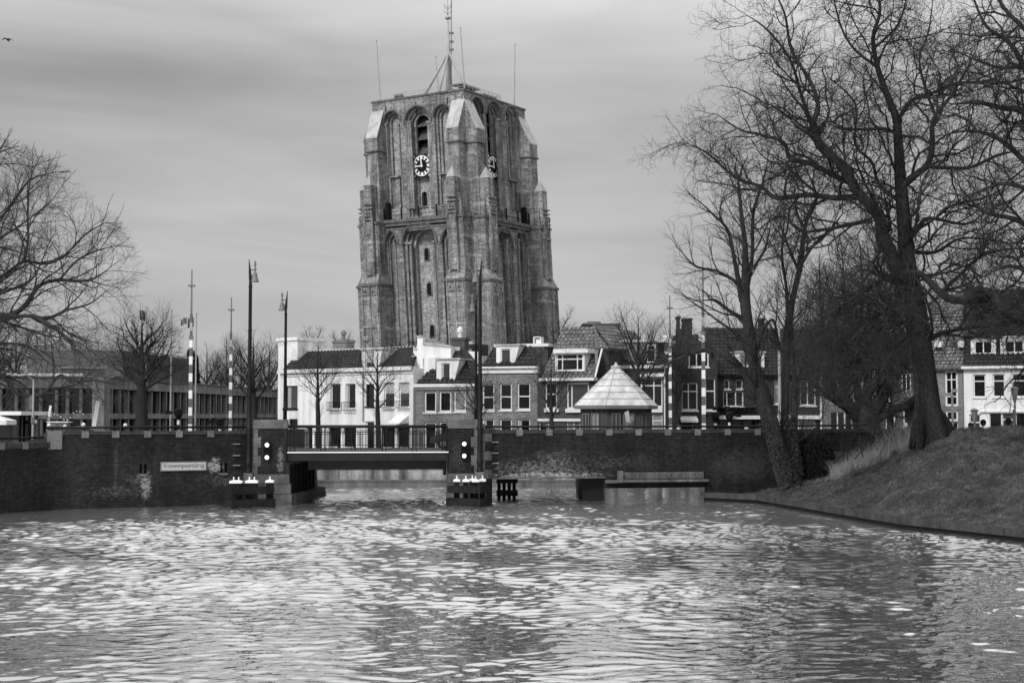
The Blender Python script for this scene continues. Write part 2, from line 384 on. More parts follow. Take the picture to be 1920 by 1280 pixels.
# far land to the horizon with the street in front of the houses
prism('far_ground', [(-3000, 81.4), (3000, 81.4), (3000, 5000), (-3000, 5000)], -1.5, 1.2, M_soil)
prism('riverside_street', [(-14, 82.0), (14, 82.0), (16, 89.5), (-16, 95)], 1.19, 1.206, M_asph)
LW = [(-160, 55.0), (0, 60.3), (430, 64.7), (470, 64.9)]      # left canal wall, waterline (pixel, depth)
prism('left_street', [wpt(-400, 52.5), wpt(-160, 55.5), wpt(0, 60.8), wpt(430, 65.2), wpt(540, 65.4), (-10.0, 74), (-16, 84), (-16, 104), (-26, 165), (-80, 165), (-80, 60)], -1.2, 2.3, M_asph)
prism('right_street', [wpt(1135, 67.6), wpt(1560, 69.4), wpt(1760, 70.5), (60, 66), (60, 130), (6.5, 130), (6.5, 84), (4.9, 78)], -1.2, 2.26, M_asph)
# bank of grass
KB = [(1316, 938), (1416, 943), (1481, 954), (1558, 968), (1687, 990), (1920, 1016), (2350, 1062)]
KX = [k[0] for k in KB]; KD = [4 * FPX / (k[1] - YH) for k in KB]
CR = [(1316, 932, 69.2), (1420, 927, 68.5), (1480, 914, 67.6), (1560, 892, 66.5), (1640, 862, 64.5), (1700, 836, 62.5), (1750, 818, 61), (1800, 808, 60), (1860, 803, 60), (1920, 801, 60), (2350, 790, 58)]
def bank_z(px, D):
    dk = np.interp(px, KX, KD); dc = np.interp(px, [c[0] for c in CR], [c[2] for c in CR]); cy = np.interp(px, [c[0] for c in CR], [c[1] for c in CR])
    zc_ = 4 - (cy - YH) * dc / FPX; t = np.clip((D - dk) / (dc - dk), 0, 1.0)
    s = t * .45 + .55 * (3 * t * t - 2 * t ** 3)
    z = .36 + (zc_ - .36) * s; over = np.maximum(D - dc, 0)
    return np.maximum(z - over * .0, 0) - np.where(over > 0, np.minimum(over * .10, .9), 0)
def vnoise(x, y, f, seed):
    r = np.random.RandomState(seed); T = r.rand(256, 256); x = x * f + 500; y = y * f + 500
    xi = np.floor(x).astype(int); yi = np.floor(y).astype(int); u = x - xi; v = y - yi; u = u * u * (3 - 2 * u); v = v * v * (3 - 2 * v)
    g = lambda a, b: T[a % 256, b % 256]
    return (g(xi, yi) * (1 - u) + g(xi + 1, yi) * u) * (1 - v) + (g(xi, yi + 1) * (1 - u) + g(xi + 1, yi + 1) * u) * v - .5
def bump_bank(x, D): return .16 * vnoise(x, D, 1.1, 1) + .16 * vnoise(x, D, 2.6, 2) + .16 * vnoise(x, D, 5.3, 3) + .09 * vnoise(x, D, 9.7, 4)
def bank():
    pxs = np.linspace(1312, 2350, 520); ts = np.linspace(0, 1.45, 230)
    V = []
    for t in ts:
        dk = np.interp(pxs, KX, KD); dc = np.interp(pxs, [c[0] for c in CR], [c[2] for c in CR]); D = dk + (dc - dk) * t + .12
        D = dk + .12 + (dc - dk) * min(t, 1) + max(t - 1, 0) * 22 * np.clip((pxs - 1560) / 120, 0.02, 1)
        x = (pxs - 960) / FPX * D; z = bank_z(pxs, D)
        z = z + bump_bank(x, D) * np.clip(t * 4, 0, 1) * 1.0
        V.append(np.stack([x, D, z], 1))
    V = np.concatenate(V); nx = len(pxs); ny = len(ts)
    i = np.arange((ny - 1) * (nx - 1)); a = (i // (nx - 1)) * nx + i % (nx - 1)
    me = bpy.data.meshes.new('grass_bank'); set_mesh(me, V, np.stack([a, a + 1, a + nx + 1, a + nx], 1).ravel(), np.full(len(a), 4))
    tag(link('grass_bank', me, M_turf, None, True, uv=False), kind='structure')
    # blades
    r = np.random.RandomState(11); n = 150000
    px = 1316 + 700 * r.rand(n) ** .8; dk = np.interp(px, KX, KD); dc = np.interp(px, [c[0] for c in CR], [c[2] for c in CR])
    t = r.rand(n) * 1.05; D = dk + .2 + (dc - dk) * t; x = (px - 960) / FPX * D; z = bank_z(px, D) + bump_bank(x, D) * np.clip(t * 4, 0, 1)
    clump = 3 * vnoise(x, D, 3.3, 8) + 2 * vnoise(x, D, 7, 9)
    h = (.05 + .07 * r.rand(n) + .055 * np.clip(clump, 0, 1)) * (.6 + .6 * t); w = .005 + .009 * r.rand(n)
    a = r.rand(n) * 6.28; lx = r.randn(n) * .5 * h + .25 * h; ly = r.randn(n) * .5 * h
    p0 = np.stack([x - w * np.cos(a), D - w * np.sin(a), z - .03], 1); p1 = np.stack([x + w * np.cos(a), D + w * np.sin(a), z - .03], 1); p2 = np.stack([x + lx, D + ly, z + h], 1)
    V = np.stack([p0, p1, p2], 1).reshape(-1, 3)
    me = bpy.data.meshes.new('bank_grass'); set_mesh(me, V, np.arange(3 * n), np.full(n, 3))
    tag(link('bank_grass', me, M_grass, None, False, uv=False), 'short rough grass covering the sloping canal bank', 'grass', kind='stuff')
    for cnt_, nm, lab, hh, mm in ((60, 'grass_tuft', 'dark coarse tufts scattered over the grass bank', .2, M_leaf),):
        cx = 1400 + 620 * r.rand(cnt_); tt = .12 + .85 * r.rand(cnt_); C_ = []
        for q in range(cnt_):
            dk = np.interp(cx[q], KX, KD); dc = np.interp(cx[q], [c[0] for c in CR], [c[2] for c in CR]); D0 = dk + (dc - dk) * tt[q]; x0 = (cx[q] - 960) / FPX * D0
            xs_ = x0 + r.randn(45) * .11; ds_ = D0 + r.randn(45) * .11; C_.append(np.stack([xs_, ds_, bank_z(xs_ * FPX / ds_ + 960, ds_) - .02], 1))
        blades(nm, np.concatenate(C_), .05, .17, .007, .6, M_turf, 77, lab, 'grass')
    # kerb
    b = MB()
    for i in range(len(KB) - 1):
        a0 = Vector((XD(KX[i], KD[i]), KD[i], 0)); a1 = Vector((XD(KX[i + 1], KD[i + 1]), KD[i + 1], 0))
        d = (a1 - a0); ln = d.length; d /= ln; f = Fac(a0, d, Vector((d.y, -d.x, 0)))
        k = max(1, int(ln / 1.0))
        for j in range(k):
            b.box(f, ln * j / k + .006, ln * (j + 1) / k - .006, -.28, .0 + .01 * math.sin(i * 3 + j * 2.1), .16, .40)
        b.box(f, 0, ln, -.3, -.10, -.6, .165, 1)  # set back strip in near black, painting the shadow gap under the stones
    o = b.build('canal_edging', [M_kerb, M_dark]); tag(o, 'low stone edging along the foot of the grass bank', 'edging')
def blades(name, pts, hmin, hmax, w, lean, mat, seed, label, cat, segs=3, kind='stuff', bias=(0, 0)):
    r = np.random.RandomState(seed); n = len(pts); pts = np.array(pts)
    h = hmin + (hmax - hmin) * r.rand(n) ** 1.4 * (.75 + .35 * np.sin(pts[:, 0] * 1.9 + 1)); a = r.rand(n) * 6.28; lx = r.randn(n) * lean + bias[0]; ly = r.randn(n) * lean + bias[1]
    V = []; k = segs + 1
    for s in range(k):
        u = s / segs; ww = w * (1 - .85 * u)
        cx = pts[:, 0] + lx * h * u ** 1.7; cy = pts[:, 1] + ly * h * u ** 1.7; cz = pts[:, 2] + h * u * (1 - .15 * u)
        V.append(np.stack([cx - ww * np.cos(a), cy - ww * np.sin(a), cz], 1)); V.append(np.stack([cx + ww * np.cos(a), cy + ww * np.sin(a), cz], 1))
    V = np.stack(V, 1).reshape(-1, 3); base = (np.arange(n) * 2 * k)[:, None, None]
    q = np.array([[2 * s, 2 * s + 1, 2 * s + 3, 2 * s + 2] for s in range(segs)])[None]
    Fq = (base + q).ravel(); me = bpy.data.meshes.new(name); set_mesh(me, V, Fq, np.full(len(Fq) // 4, 4))
    return tag(link(name, me, mat, None, False, uv=False), label, cat, kind=kind)
bank()
def reed_pts(n, x0, x1, seed, up=0.0):
    r = np.random.RandomState(seed); px = x0 + (x1 - x0) * r.rand(n); dc = np.interp(px, [c[0] for c in CR], [c[2] for c in CR]); D = dc - 1.6 + 3.2 * r.rand(n)
    return np.stack([(px - 960) / FPX * D, D, bank_z(px, np.minimum(D, dc)) - .05 + up], 1)
rp = reed_pts(9000, 1556, 1742, 21); rp = rp[(np.sin(rp[:, 0] * 5.3 + 1.7 * np.sin(rp[:, 1] * 3)) + np.sin(rp[:, 0] * 2.1 + 1) * .8 + np.random.RandomState(2).randn(len(rp)) * .7) > .05]
blades('reed_bed', rp, .3, 1.6, .006, .34, M_reed, 22, 'pale dry reeds and tall grass between the ivy bush and the big tree', 'reeds')
blades('low_straw', reed_pts(700, 1470, 1570, 23), .15, .4, .012, .5, M_reed, 24, 'flattened dry straw at the foot of the ivy bush', 'dry grass')
# ------------------------------------------------------------------ canal walls and bridge
def text_mesh(body, size, extr=.01):
    cu = bpy.data.curves.new('lettering', 'FONT'); cu.body = body; cu.size = size; cu.extrude = extr; cu.align_x = 'LEFT'
    ob = bpy.data.objects.new('lettering_tmp', cu); SC.collection.objects.link(ob); bpy.context.view_layer.update()
    me = bpy.data.meshes.new_from_object(ob.evaluated_get(bpy.context.evaluated_depsgraph_get()))
    bpy.data.objects.remove(ob); bpy.data.curves.remove(cu)
    return me
def place_text(name, body, F, s0, s1, z0, z1, t, mat, parent, extr=.01):
    me = text_mesh(body, 1, extr); co = np.zeros(len(me.vertices) * 3, dtype=np.float32); me.vertices.foreach_get('co', co); co = co.reshape(-1, 3)
    mn, mx = co.min(0), co.max(0)
    out = []
    for c in co:
        a = s0 + (c[0] - mn[0]) / (mx[0] - mn[0]) * (s1 - s0); z = z0 + (c[1] - mn[1]) / (mx[1] - mn[1]) * (z1 - z0)
        out.append(F.T(a, t + c[2], z))
    me.vertices.foreach_set('co', np.array([v for p in out for v in p], dtype=np.float32)); me.update()
    me.materials.clear()
    return link(name, me, mat, parent, uv=False)
# left canal wall
fL1 = Fac.px(-160, 55.3, 95, 61.3); fL2 = Fac.px(95, 61.3, 474, 64.9)
root = thing('canal_wall', 'dark brick canal wall left of the bridge, stepping down at its left end', 'canal wall', P(200, 955, 62.4))
b = MB(); b.box(fL1, -8, fL1.len, -.6, 0, -1, 2.62); 
slits = []
def slit(px0, px1, y0, y1):
    a, z1 = fL2.sz(px0, y0); c, z0 = fL2.sz(px1, y1); slits.append(rect(a, c, z0, z1))
for q in ((262.5, 266, 869, 887), (270.5, 274.5, 869, 887), (413.5, 417.5, 867, 886), (421.5, 426, 867, 886)): slit(*q)
Ltop = 3.16
b.panel(fL2, rect(0, fL2.len + .3, -1, Ltop), slits, -.25, 0); b.box(fL2, 0, fL2.len + .3, -.6, -.26, -1, Ltop - .01)
b.build('wall', M_canal, root)
b = MB(); b.box(fL1, -8, fL1.len, -.62, .04, 2.62, 2.86); b.box(fL2, .5, fL2.len - .1, -.62, .04, Ltop, 3.30)
b.build('coping', M_cope, root)
b = MB(); b.box(fL2, -.06, .48, -.66, .05, 2.55, 3.34); b.build('corner_stone', M_stoneblk, root)
def blocks(F, pxs, ztop, root, mat=M_stoneblk):
    for px in pxs:
        a, _ = F.sz(px, 800); b = MB(); b.box(F, a - .15, a + .15, -.63, .052, ztop - .27, ztop + .012); b.build('stone_block', mat, root)
blocks(fL1, (3, 47), 2.86, root); blocks(fL2, (160, 217, 277, 336, 395), 3.30, root)
for (x0, x1, y) in ((260, 276, 890), (411, 427, 888)):
    a, z = fL2.sz(x0, y); c, _ = fL2.sz(x1, y); b = MB(); b.box(fL2, a, c, 0, .06, z - .05, z + .04); b.build('sill', M_stoneblk, root)
for y in (832, 853.5, 872): # rungs
    a, z = fL2.sz(443, y); b = MB(); b.box(fL2, a - .15, a + .15, 0, .10, z - .015, z + .015); b.build('rung', M_pole, root)
def rail_line(F, a0, a1, zt, posts, label, h=.17, r=.05, ext=None):
    root = thing('pipe_railing', label, 'railing', F.T(a0, -.3, zt))
    b = MB(); b.tube([F.T(a0, -.3, zt + h), F.T(a1, -.3, zt + h)] if ext is None else [F.T(a, -.3, zt + h + q) for a, q in ext], r, 8); b.build('rail', M_rail, root, True)
    for px in posts:
        a, _ = F.sz(px, 800); b = MB(); b.tube([F.T(a, -.3, zt), F.T(a, -.3, zt + h)], .03, 6); b.lathe(F.T(a, -.3, zt), [(.07, 0), (.07, .02), (.03, .03)], 8); b.build('post', M_rail, root, True)
    return root
rail_line(fL1, -7, fL1.len - .1, 2.86, (3, 47), 'low dark pipe railing on the lower wall at the far left', .19)
a1, _ = fL2.sz(465, 800); rail_line(fL2, -.15, a1, 3.30, (100, 160, 217, 277, 336, 395, 440), 'dark pipe railing on the wall left of the bridge')
# name plate
a0, z1 = fL2.sz(301, 865.5); a1, z0 = fL2.sz(386.5, 881.5)
root = thing('name_plate', 'pale name plate reading Vrouwenpoortsbrug on the dark canal wall', 'sign', fL2.T(a0, .05, z0))
b = MB(); b.box(fL2, a0, a1, .01, .045, z0, z1); b.build('plate', M_sign, root)
b = MB(); w = .035
for q in ((a0, a1, z0, z0 + w), (a0, a1, z1 - w, z1), (a0, a0 + w, z0 + w, z1 - w), (a1 - w, a1, z0 + w, z1 - w)): b.box(fL2, q[0], q[1], .045, .06, q[2], q[3])
b.build('frame', M_grey, root)
place_text('lettering', 'Vrouwenpoortsbrug', fL2, a0 + .11, a1 - .10, z0 + .07, z1 - .06, .047, M_ink, root, .004)
# piers
fB = Fac.px(474, 64.5, 897, 65.6)        # bridge front line
def fs(px, t=0): return fB.sz(px, 850, t)[0]
def pier(x0, x1, ytop, label, lamp_side):
    a0, a1 = fs(x0), fs(x1); zt = 3.80; zc = 3.40
    root = thing('bridge_pier', label, 'bridge pier', fB.T((a0 + a1) / 2, 0, 0), 'square brick piers at the two ends of the bridge')
    b = MB(); b.box(fB, a0 + .02, a1 - .02, -1.3, 0, 1.35, zc); b.build('shaft', M_canal, root)
    b = MB(); b.box(fB, a0 - .03, a1 + .03, -1.36, .05, zc, zt, 0, .03, .03); b.build('cap', M_pierstone, root)
    # quoins on the lamp side, toothed
    z = 1.35; i = 0
    b = MB()
    qa, qb = (a0, 1) if lamp_side < 0 else (a1, -1)
    while z < zc - .05:
        w = .36 if i % 2 else .22; h = min(.48 if i % 2 else .36, zc - z)
        lo, hi = sorted((qa + .018 * qb - .02 * qb, qa + qb * w)); b.box(fB, lo, hi, -.3, .018, z + .008, z + h - .008); z += h; i += 1
    b.build('quoin', M_pierstone, root)
    b = MB(); e0, e1 = a0, a1
    if lamp_side < 0: e1 = a1 + .18
    else: e1 = a1 + .25
    b.box(fB, a0 - .0, e1 - .06, -1.4, .20, 0.95, 1.36, 0, .03, .05); b.box(fB, a0 - .0, e1, -1.45, .28, .5, .93); b.box(fB, a0 - .02, e1 + .05, -1.5, .36, -1, .48)
    b.build('plinth', M_pierstone, root)
    return root
pL = pier(474, 538, 787, 'left square brick pier with stone cap between canal wall and bridge', -1)
pR = pier(841, 898, 786, 'right square brick pier with stone cap beside the tall lamp', 1)
# abutment beneath the bridge
root = thing('bridge_abutment', 'black shadowed abutment wall under the left end of the bridge', 'abutment', (-10.1, 66, 0))
b = MB(); b.hexa([(-12.5, 64.9, -1), (-10.12, 64.9, -1), (-9.55, 71.8, -1), (-12.5, 71.8, -1), (-12.5, 64.9, 1.9), (-10.12, 64.9, 1.9), (-9.75, 71.8, 1.9), (-12.5, 71.8, 1.9)])
b.build('wall', M_pierstone, root); b = MB(); b.hexa([(-10.1, 65.2, -1), (-9.7, 65.8, -1), (-9.1, 72, -1), (-10.1, 72.0, -1), (-10.1, 65.2, .45), (-9.85, 65.8, .45), (-9.3, 72, .45), (-10.1, 72.0, .45)]); b.build('footing', M_pierstone, root)
b = MB()
for i in range(7):
    y = 65.7 + i * .85; x = -10.09 + (y - 65) * .052
    b.wbox(x - .1, x + .12, y - .09, y + .09, .3, 1.75)
b.build('fender_pile', M_wood, root)
# span
aS0, aS1 = fs(538.5), fs(841)
root = thing('bridge_span', 'steel girder bridge deck with railings between the two brick piers', 'bridge', fB.T(aS0, -3, 2.3))
b = MB(); b.box(fB, aS0, aS1, -.35, -.1, 1.95, 2.30)
for k in range(6):
    a = aS0 + (aS1 - aS0) * k / 5
    for j in (-.12, .12):
        if aS0 < a + j < aS1: b.box(fB, a + j - .02, a + j + .02, -.1, -.07, 1.97, 2.28)
b.build('girder', M_girder, root)
b = MB(); b.box(fB, aS0, aS1, -8, -7.8, 1.95, 2.3); b.build('girder', M_girder, root)
b = MB(); b.box(fB, aS0, aS1, -.10, -.02, 2.305, 2.355); b.build('kerb_strip', M_white, root)
b = MB(); b.box(fB, aS0, aS1, -7.8, -.36, 2.1, 2.36); b.build('deck', M_asph, root)
b = MB(); z = 1.55
for t in (-1.2, -2.6, -4.0, -5.4, -6.8): b.box(fB, aS0 + .9, aS1 - .1, t - .12, t + .12, 1.52, 2.1)
for k in range(5): a = aS0 + 1 + (aS1 - aS0 - 1.4) * k / 4; b.box(fB, a - .1, a + .1, -7, -1, 1.66, 2.1)
b.box(fB, aS1 - 1.05, aS1 - .2, -3.2, -2.6, 1.5, 1.8); b.box(fB, aS1 - .16, aS1 - .02, -1.5, -1.1, 1.25, 2.1)
b.build('cross_beam', M_girder, root)
def railing_panels(t, root, px0=540, px1=841, posts=(), zb=2.36, ztop=3.46):
    a0, a1 = fs(px0, t), fs(px1, t)
    b = MB(); b.tube([fB.T(a0 - .05, t, ztop), fB.T(a1, t, ztop)], .045, 8); b.build('handrail', M_rail, root, True)
    xs = [a0 + .12]; 
    n = 5; w = (a1 - a0) / n
    b = MB()
    for zz in (zb + .13, ztop - .20, ztop - .31): b.box(fB, a0, a1, t - .014, t + .014, zz - .014, zz + .014)
    b.build('bar', M_rail, root)
    for k in range(n + 1):
        for j in (0.0, .17):
            a = a0 + .12 + (a1 - a0 - .4) * k / n + j; b = MB(); b.box(fB, a - .022, a + .022, t - .04, t + .04, zb - .1, ztop); b.build('post', M_rail, root)
    b = MB(); k = int((a1 - a0) / .125)
    for i in range(k): 
        a = a0 + (i + .5) * (a1 - a0) / k; b.box(fB, a - .009, a + .009, t - .009, t + .009, zb + .05, ztop - .2)
    b.build('baluster', M_rail, root)
    for k in range(n):
        aa = a0 + .12 + (a1 - a0 - .4) * k / n + .17
        for off in (.14, 1.02):
            b = MB()
            for j in range(4): b.box(fB, aa + off + j * .05, aa + off + j * .05 + .012, t - .006, t + .006, zb + .13, ztop - .32)
            for j in range(12): b.box(fB, aa + off, aa + off + .16, t - .006, t + .006, zb + .16 + j * .055, zb + .17 + j * .055)
            b.build('mesh_strip', M_rail, root)
railing_panels(-.16, root); railing_panels(-7.9, root)
# right wall, spanning an opening at its foot
fR = Fac.px(898, 65.9, 1560, 69.4)
def fr(px, y=850): return fR.sz(px, y)
root = thing('canal_wall', 'dark brick canal wall right of the bridge with white lime stains and an opening at the waterline', 'canal wall', fR.T(6, 0, 0))
aO0 = fr(952)[0]; aO1 = fr(1092)[0]; aO2 = fr(1134)[0]; aE = fR.len
Rtop = 3.16
b = MB(); b.panel(fR, [(0, -1), (.62, -1), (.62, 1.08), (aO2, 1.08), (aO2, -1), (aE + 6, -1), (aE + 6, Rtop), (0, Rtop)], [], -.55, 0); b.build('wall', M_canal, root)
b = MB(); b.box(fR, .02, aE + 6, -.57, .04, Rtop, 3.33); b.build('coping', M_cope, root)
blocks(fR, (974, 1030, 1086, 1142, 1197, 1252, 1308, 1364, 1420, 1476), 3.33, root)
b = MB(); z = 1.1; i = 0
while z < 3.3:
    h = .42; b.box(fR, .0, .28 if i % 2 else .6, -.3, .02, z + .008, z + h - .01); z += h; i += 1
b.build('quoin', M_pierstone, root)
for y in (828.5, 849, 868): a, z = fR.sz(928, y); b = MB(); b.box(fR, a - .15, a + .15, 0, .10, z - .015, z + .015); b.build('rung', M_pole, root)
b = MB(); b.box(fR, .62, aO2, 0, .05, 1.085, 1.16); b.build('beam_edge', M_pierstone, root)
b = MB(); b.box(fR, 1.4, aO2 + 1.3, -6.5, -.56, 1.5, 2.26); b.build('deck_slab', M_asph, root)
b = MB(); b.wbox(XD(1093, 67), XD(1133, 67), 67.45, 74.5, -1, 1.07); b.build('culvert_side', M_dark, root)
b = MB(); b.box(fR, aO2, fr(1317)[0], -.2, .30, -1, .62, 0, 0, .02); b.build('plinth', M_plinth, root)
b = MB(); b.box(fR, aO2, fr(1157)[0], 0, .2, .86, 1.0); b.box(fR, fr(1165)[0], fr(1325)[0], 0, .26, .89, 1.0); b.build('ledge', M_pierstone, root)
b = MB(); b.box(fR, fr(1157)[0], fr(1165)[0], 0, .3, .88, 1.42); b.build('end_stone', M_pierstone, root)
b = MB(); b.box(fR, fr(1166)[0], fr(1318)[0], 0, .1, 1.02, 1.35); b.build('inscription_band', M_plinth, root)
b_ = place_text('carved_lettering', 'VROUWEN POORTSBRUG', fR, fr(1169)[0], fr(1314)[0], 1.06, 1.31, .105, M_stoneblk, root, .012)
aR, _ = fr(908); rail_line(fR, aR, fr(1632)[0], 3.33, (974, 1030, 1086, 1142, 1197, 1252, 1308, 1364, 1420, 1476, 1540, 1600), 'long dark pipe railing on the wall right of the bridge', .14, .05,
                           ext=[(aR, 0), (fr(1470)[0], 0), (fr(1632)[0], .06)])
# far quay
root = thing('quay_wall', 'streaky pale concrete quay wall seen through the bridge opening', 'quay wall', (-2, 80.5, 0))
b = MB(); b.wbox(-14, 12, 80.9, 81.9, -1, 1.02); b.build('upper_wall', M_quay, root)
b = MB(); b.wbox(-14, 12, 80.3, 80.88, -1, .32); b.wbox(-14, 12, 80.25, 80.9, .325, .40); b.build('ledge', M_quaylow, root)
b = MB(); b.wbox(-14, 12, 80.8, 81.95, 1.02, 1.10); b.build('cap', M_pierstone, root)
# timber guide behind the right pier
root = thing('mooring_dolphin', 'black timber dolphin in the opening right of the lamp', 'dolphin', P(950, 925, 68.5))
b = MB(); x0, x1 = XD(931, 68.5), XD(971, 68.5); b.wbox(x0, x1, 68.5, 68.75, .78, 1.05); b.wbox(x0, x1, 68.5, 68.75, .18, .45); b.build('beam', M_wood, root)
for k in range(4): b = MB(); x = x0 + .12 + k * .24; b.tube([(x, 68.8, -1), (x, 68.8, 1.08)], .085, 8); b.build('pile', M_wood, root)
# fenders in front of both piers
def fender(pts, caps, label):
    """pts: plan line of the beam, caps: (x,y,width,knobs)"""
    root = thing('timber_fender', label, 'fender', (pts[0][0], pts[0][1], 0), 'timber fenders in the water before the piers')
    for z0, z1, g in ((.60, .90, 0), (.02, .36, .05)):
        b = MB()
        for i in range(len(pts) - 1):
            a = Vector((*pts[i], 0)); c = Vector((*pts[i + 1], 0)); d = (c - a); ln = d.length; d /= ln
            f = Fac(a, d, Vector((d.y, -d.x, 0))); b.box(f, -g - .12 * (i > 0), ln + g, -.16, .16 + g * .5 + .003 * i, z0, z1)
        b.build('beam', M_wood, root)
    for x, y, w, kn in caps:
        b = MB(); b.wbox(x - w / 2, x + w / 2, y, y + .3, -1, 1.06); b.build('pile', M_wood, root)
        b = MB(); b.wbox(x - w / 2 - .03, x + w / 2 + .03, y - .03, y + .33, 1.061, 1.15)
        b.hexa([(x - w / 2 - .03, y - .03, 1.15), (x + w / 2 + .03, y - .03, 1.15), (x + w / 2 + .03, y + .33, 1.15), (x - w / 2 - .03, y + .33, 1.15), (x - w / 2 + .09, y + .08, 1.19), (x + w / 2 - .09, y + .08, 1.19), (x + w / 2 - .09, y + .22, 1.19), (x - w / 2 + .09, y + .22, 1.19)])
        for q in range(kn):
            cx = x + (q - (kn - 1) / 2) * w * .45; b.lathe((cx, y + .15, 1.17), [(.035, 0), (.024, .05), (.02, .08), (.036, .10), (.034, .135), (.014, .15)], 8)
        b.build('cap', M_white, root)
Dl = 63.4
fender([(XD(427, 63.6), 63.6), (XD(444, 62.4), 62.4), (XD(514, 63.2), 63.2)],
       [(XD(444, 62.6), 62.55, .48, 2), (XD(474, 62.9), 62.75, .48, 2), (XD(507, 63.2), 63.15, .28, 1)], 'dark timber fender with three white caps before the left pier')
fender([(XD(842, 63.9), 63.9), (XD(896, 63.3), 63.3), (XD(912, 64.2), 64.2)],
       [(XD(857, 64.2), 63.95, .24, 1), (XD(874, 64.0), 63.75, .24, 1), (XD(886, 64.6), 64.45, .24, 1), (XD(892, 63.8), 63.6, .26, 1), (XD(905, 64.4), 64.2, .24, 1)], 'dark timber fender with five white caps before the right pier')
# signals
def signal(px, y0, y1, label, root=None):
    a, z1 = fB.sz(px, y0, .2); _, z0 = fB.sz(px, y1, .2); c = (z0 + z1) / 2
    root = thing('traffic_signal', label, 'traffic signal', fB.T(a, .05, c), 'boat signals with two lit lenses')
    b = MB(); ov = [(a + .14 * math.cos(t), (z1 - .06 if math.sin(t) > 0 else z0 + .06) + .14 * math.sin(t)) for t in [2 * math.pi * k / 24 + .01 for k in range(24)]]
    b.panel(fB, ov, [], .06, .16); b.box(fB, a - .04, a + .04, 0, .06, c - .3, c + .3); b.build('housing', M_iron, root)
    for k, zz in enumerate((z1 - .09, c, z0 + .09)):
        b = MB(); ring = [(a + 0.092 * math.cos(2 * math.pi * j / 20), zz + 0.092 * math.sin(2 * math.pi * j / 20)) for j in range(20)]
        b.panel(fB, ring, [], .162, .19); b.build('lens', M_iron if k == 1 else M_lamp, root)
    b = MB()
    for zz in (z1 - .09, c, z0 + .09):
        pts = [fB.T(a + .12 * math.cos(t), .3, zz + .12 * math.sin(t)) for t in [math.pi * k / 8 for k in range(9)]]; pts2 = [fB.T(a + .12 * math.cos(t), .16, zz + .12 * math.sin(t)) for t in [math.pi * k / 8 for k in range(9)]]
        b.add(pts + pts2, [(k, k + 1, k + 10, k + 9) for k in range(8)])
    b.build('hood', M_iron, root)
signal(500.5, 830, 861, 'boat signal with two lit lenses on the left bridge pier')
signal(870.5, 828, 858, 'boat signal with two lit lenses on the right bridge pier')
# lamps
def lamp_geo(x, y, zb, zt, side, label, r0=.115, ped=True):
    root = thing('street_lamp', label, 'street lamp', (x, y, zb), 'black lamp posts with bell shaped heads on the bridge')
    H = zt - zb; h1 = zt - .9
    b = MB(); b.lathe((x, y, zb), [(r0 * 1.35, 0), (r0 * 1.35, .08), (r0 * 1.05, .14), (r0 * 1.05, .32), (r0 * 1.35, .36), (r0 * 1.35, .5), (r0 * 1.05, .56), (r0, 1.85), (r0 * 1.3, 1.9), (r0 * 1.3, 2.0), (r0 * .98, 2.06), (r0 * .85, H * .45), (r0 * 1.02, H * .45 + .03), (r0 * .8, H * .45 + .1), (r0 * .72, H * .66), (r0 * .9, H * .66 + .03), (r0 * .7, H * .66 + .1), (r0 * .66, h1 - zb - .35), (r0 * .82, h1 - zb - .32), (r0 * .62, h1 - zb - .25), (r0 * .62, h1 - zb)], 12)
    b.build('post', M_rail, root, True)
    b = MB(); b.hexa([(x - .075, y - .03, h1), (x + .075, y - .03, h1), (x + .075, y + .03, h1), (x - .075, y + .03, h1), (x - .075 * (side) - .012, y - .015, zt), (x - .075 * side + .012, y - .015, zt), (x - .075 * side + .012, y + .015, zt), (x - .075 * side - .012, y + .015, zt)]); b.build('blade_tip', M_rail, root)
    cx = x + side * .2; b = MB(); b.beam((x, y, h1 + .15), (cx, y, h1 + .15), .05); b.beam((x, y, h1 + .42), (cx, y, h1 + .42), .035)
    b.build('bracket', M_rail, root)
    b = MB(); b.lathe((cx, y, h1 - .12), [(.19, 0), (.17, .04), (.12, .2), (.1, .32), (.105, .38), (.04, .43), (.04, .5), (.065, .54), (.06, .6), (.025, .64), (.05, .72), (.06, .82), (.04, .93), (.01, .96)], 12); b.build('lamp_head', M_grey, root, True)
    if ped: b = MB(); b.wbox(x - .2, x + .2, y - .17, y + .3, zb - .42, zb); b.build('pedestal', M_pierstone, root)
    return root
lamp_geo(XD(468, 64.4), 64.4, 1.43, 4 + (YH - 486) * 64.4 / FPX + .02, 1, 'tall black lamp in front of the left bridge pier, bell head to its right')
lamp_geo(XD(900, 65.2), 65.2, 1.45, 4 + (YH - 487) * 65.2 / FPX + .02, -1, 'tall black lamp in front of the right bridge pier')
lamp_geo(XD(535, 74.5), 74.5, 2.36, 4 + (YH - 545) * 74.5 / FPX, -1, 'smaller black lamp behind the left bridge pier', .1, False)
lamp_geo(XD(892.5, 76.5), 76.5, 2.36, 4 + (YH - 548) * 76.5 / FPX, -1, 'smaller black lamp mostly hidden by the tall lamp at the right pier', .1, False)
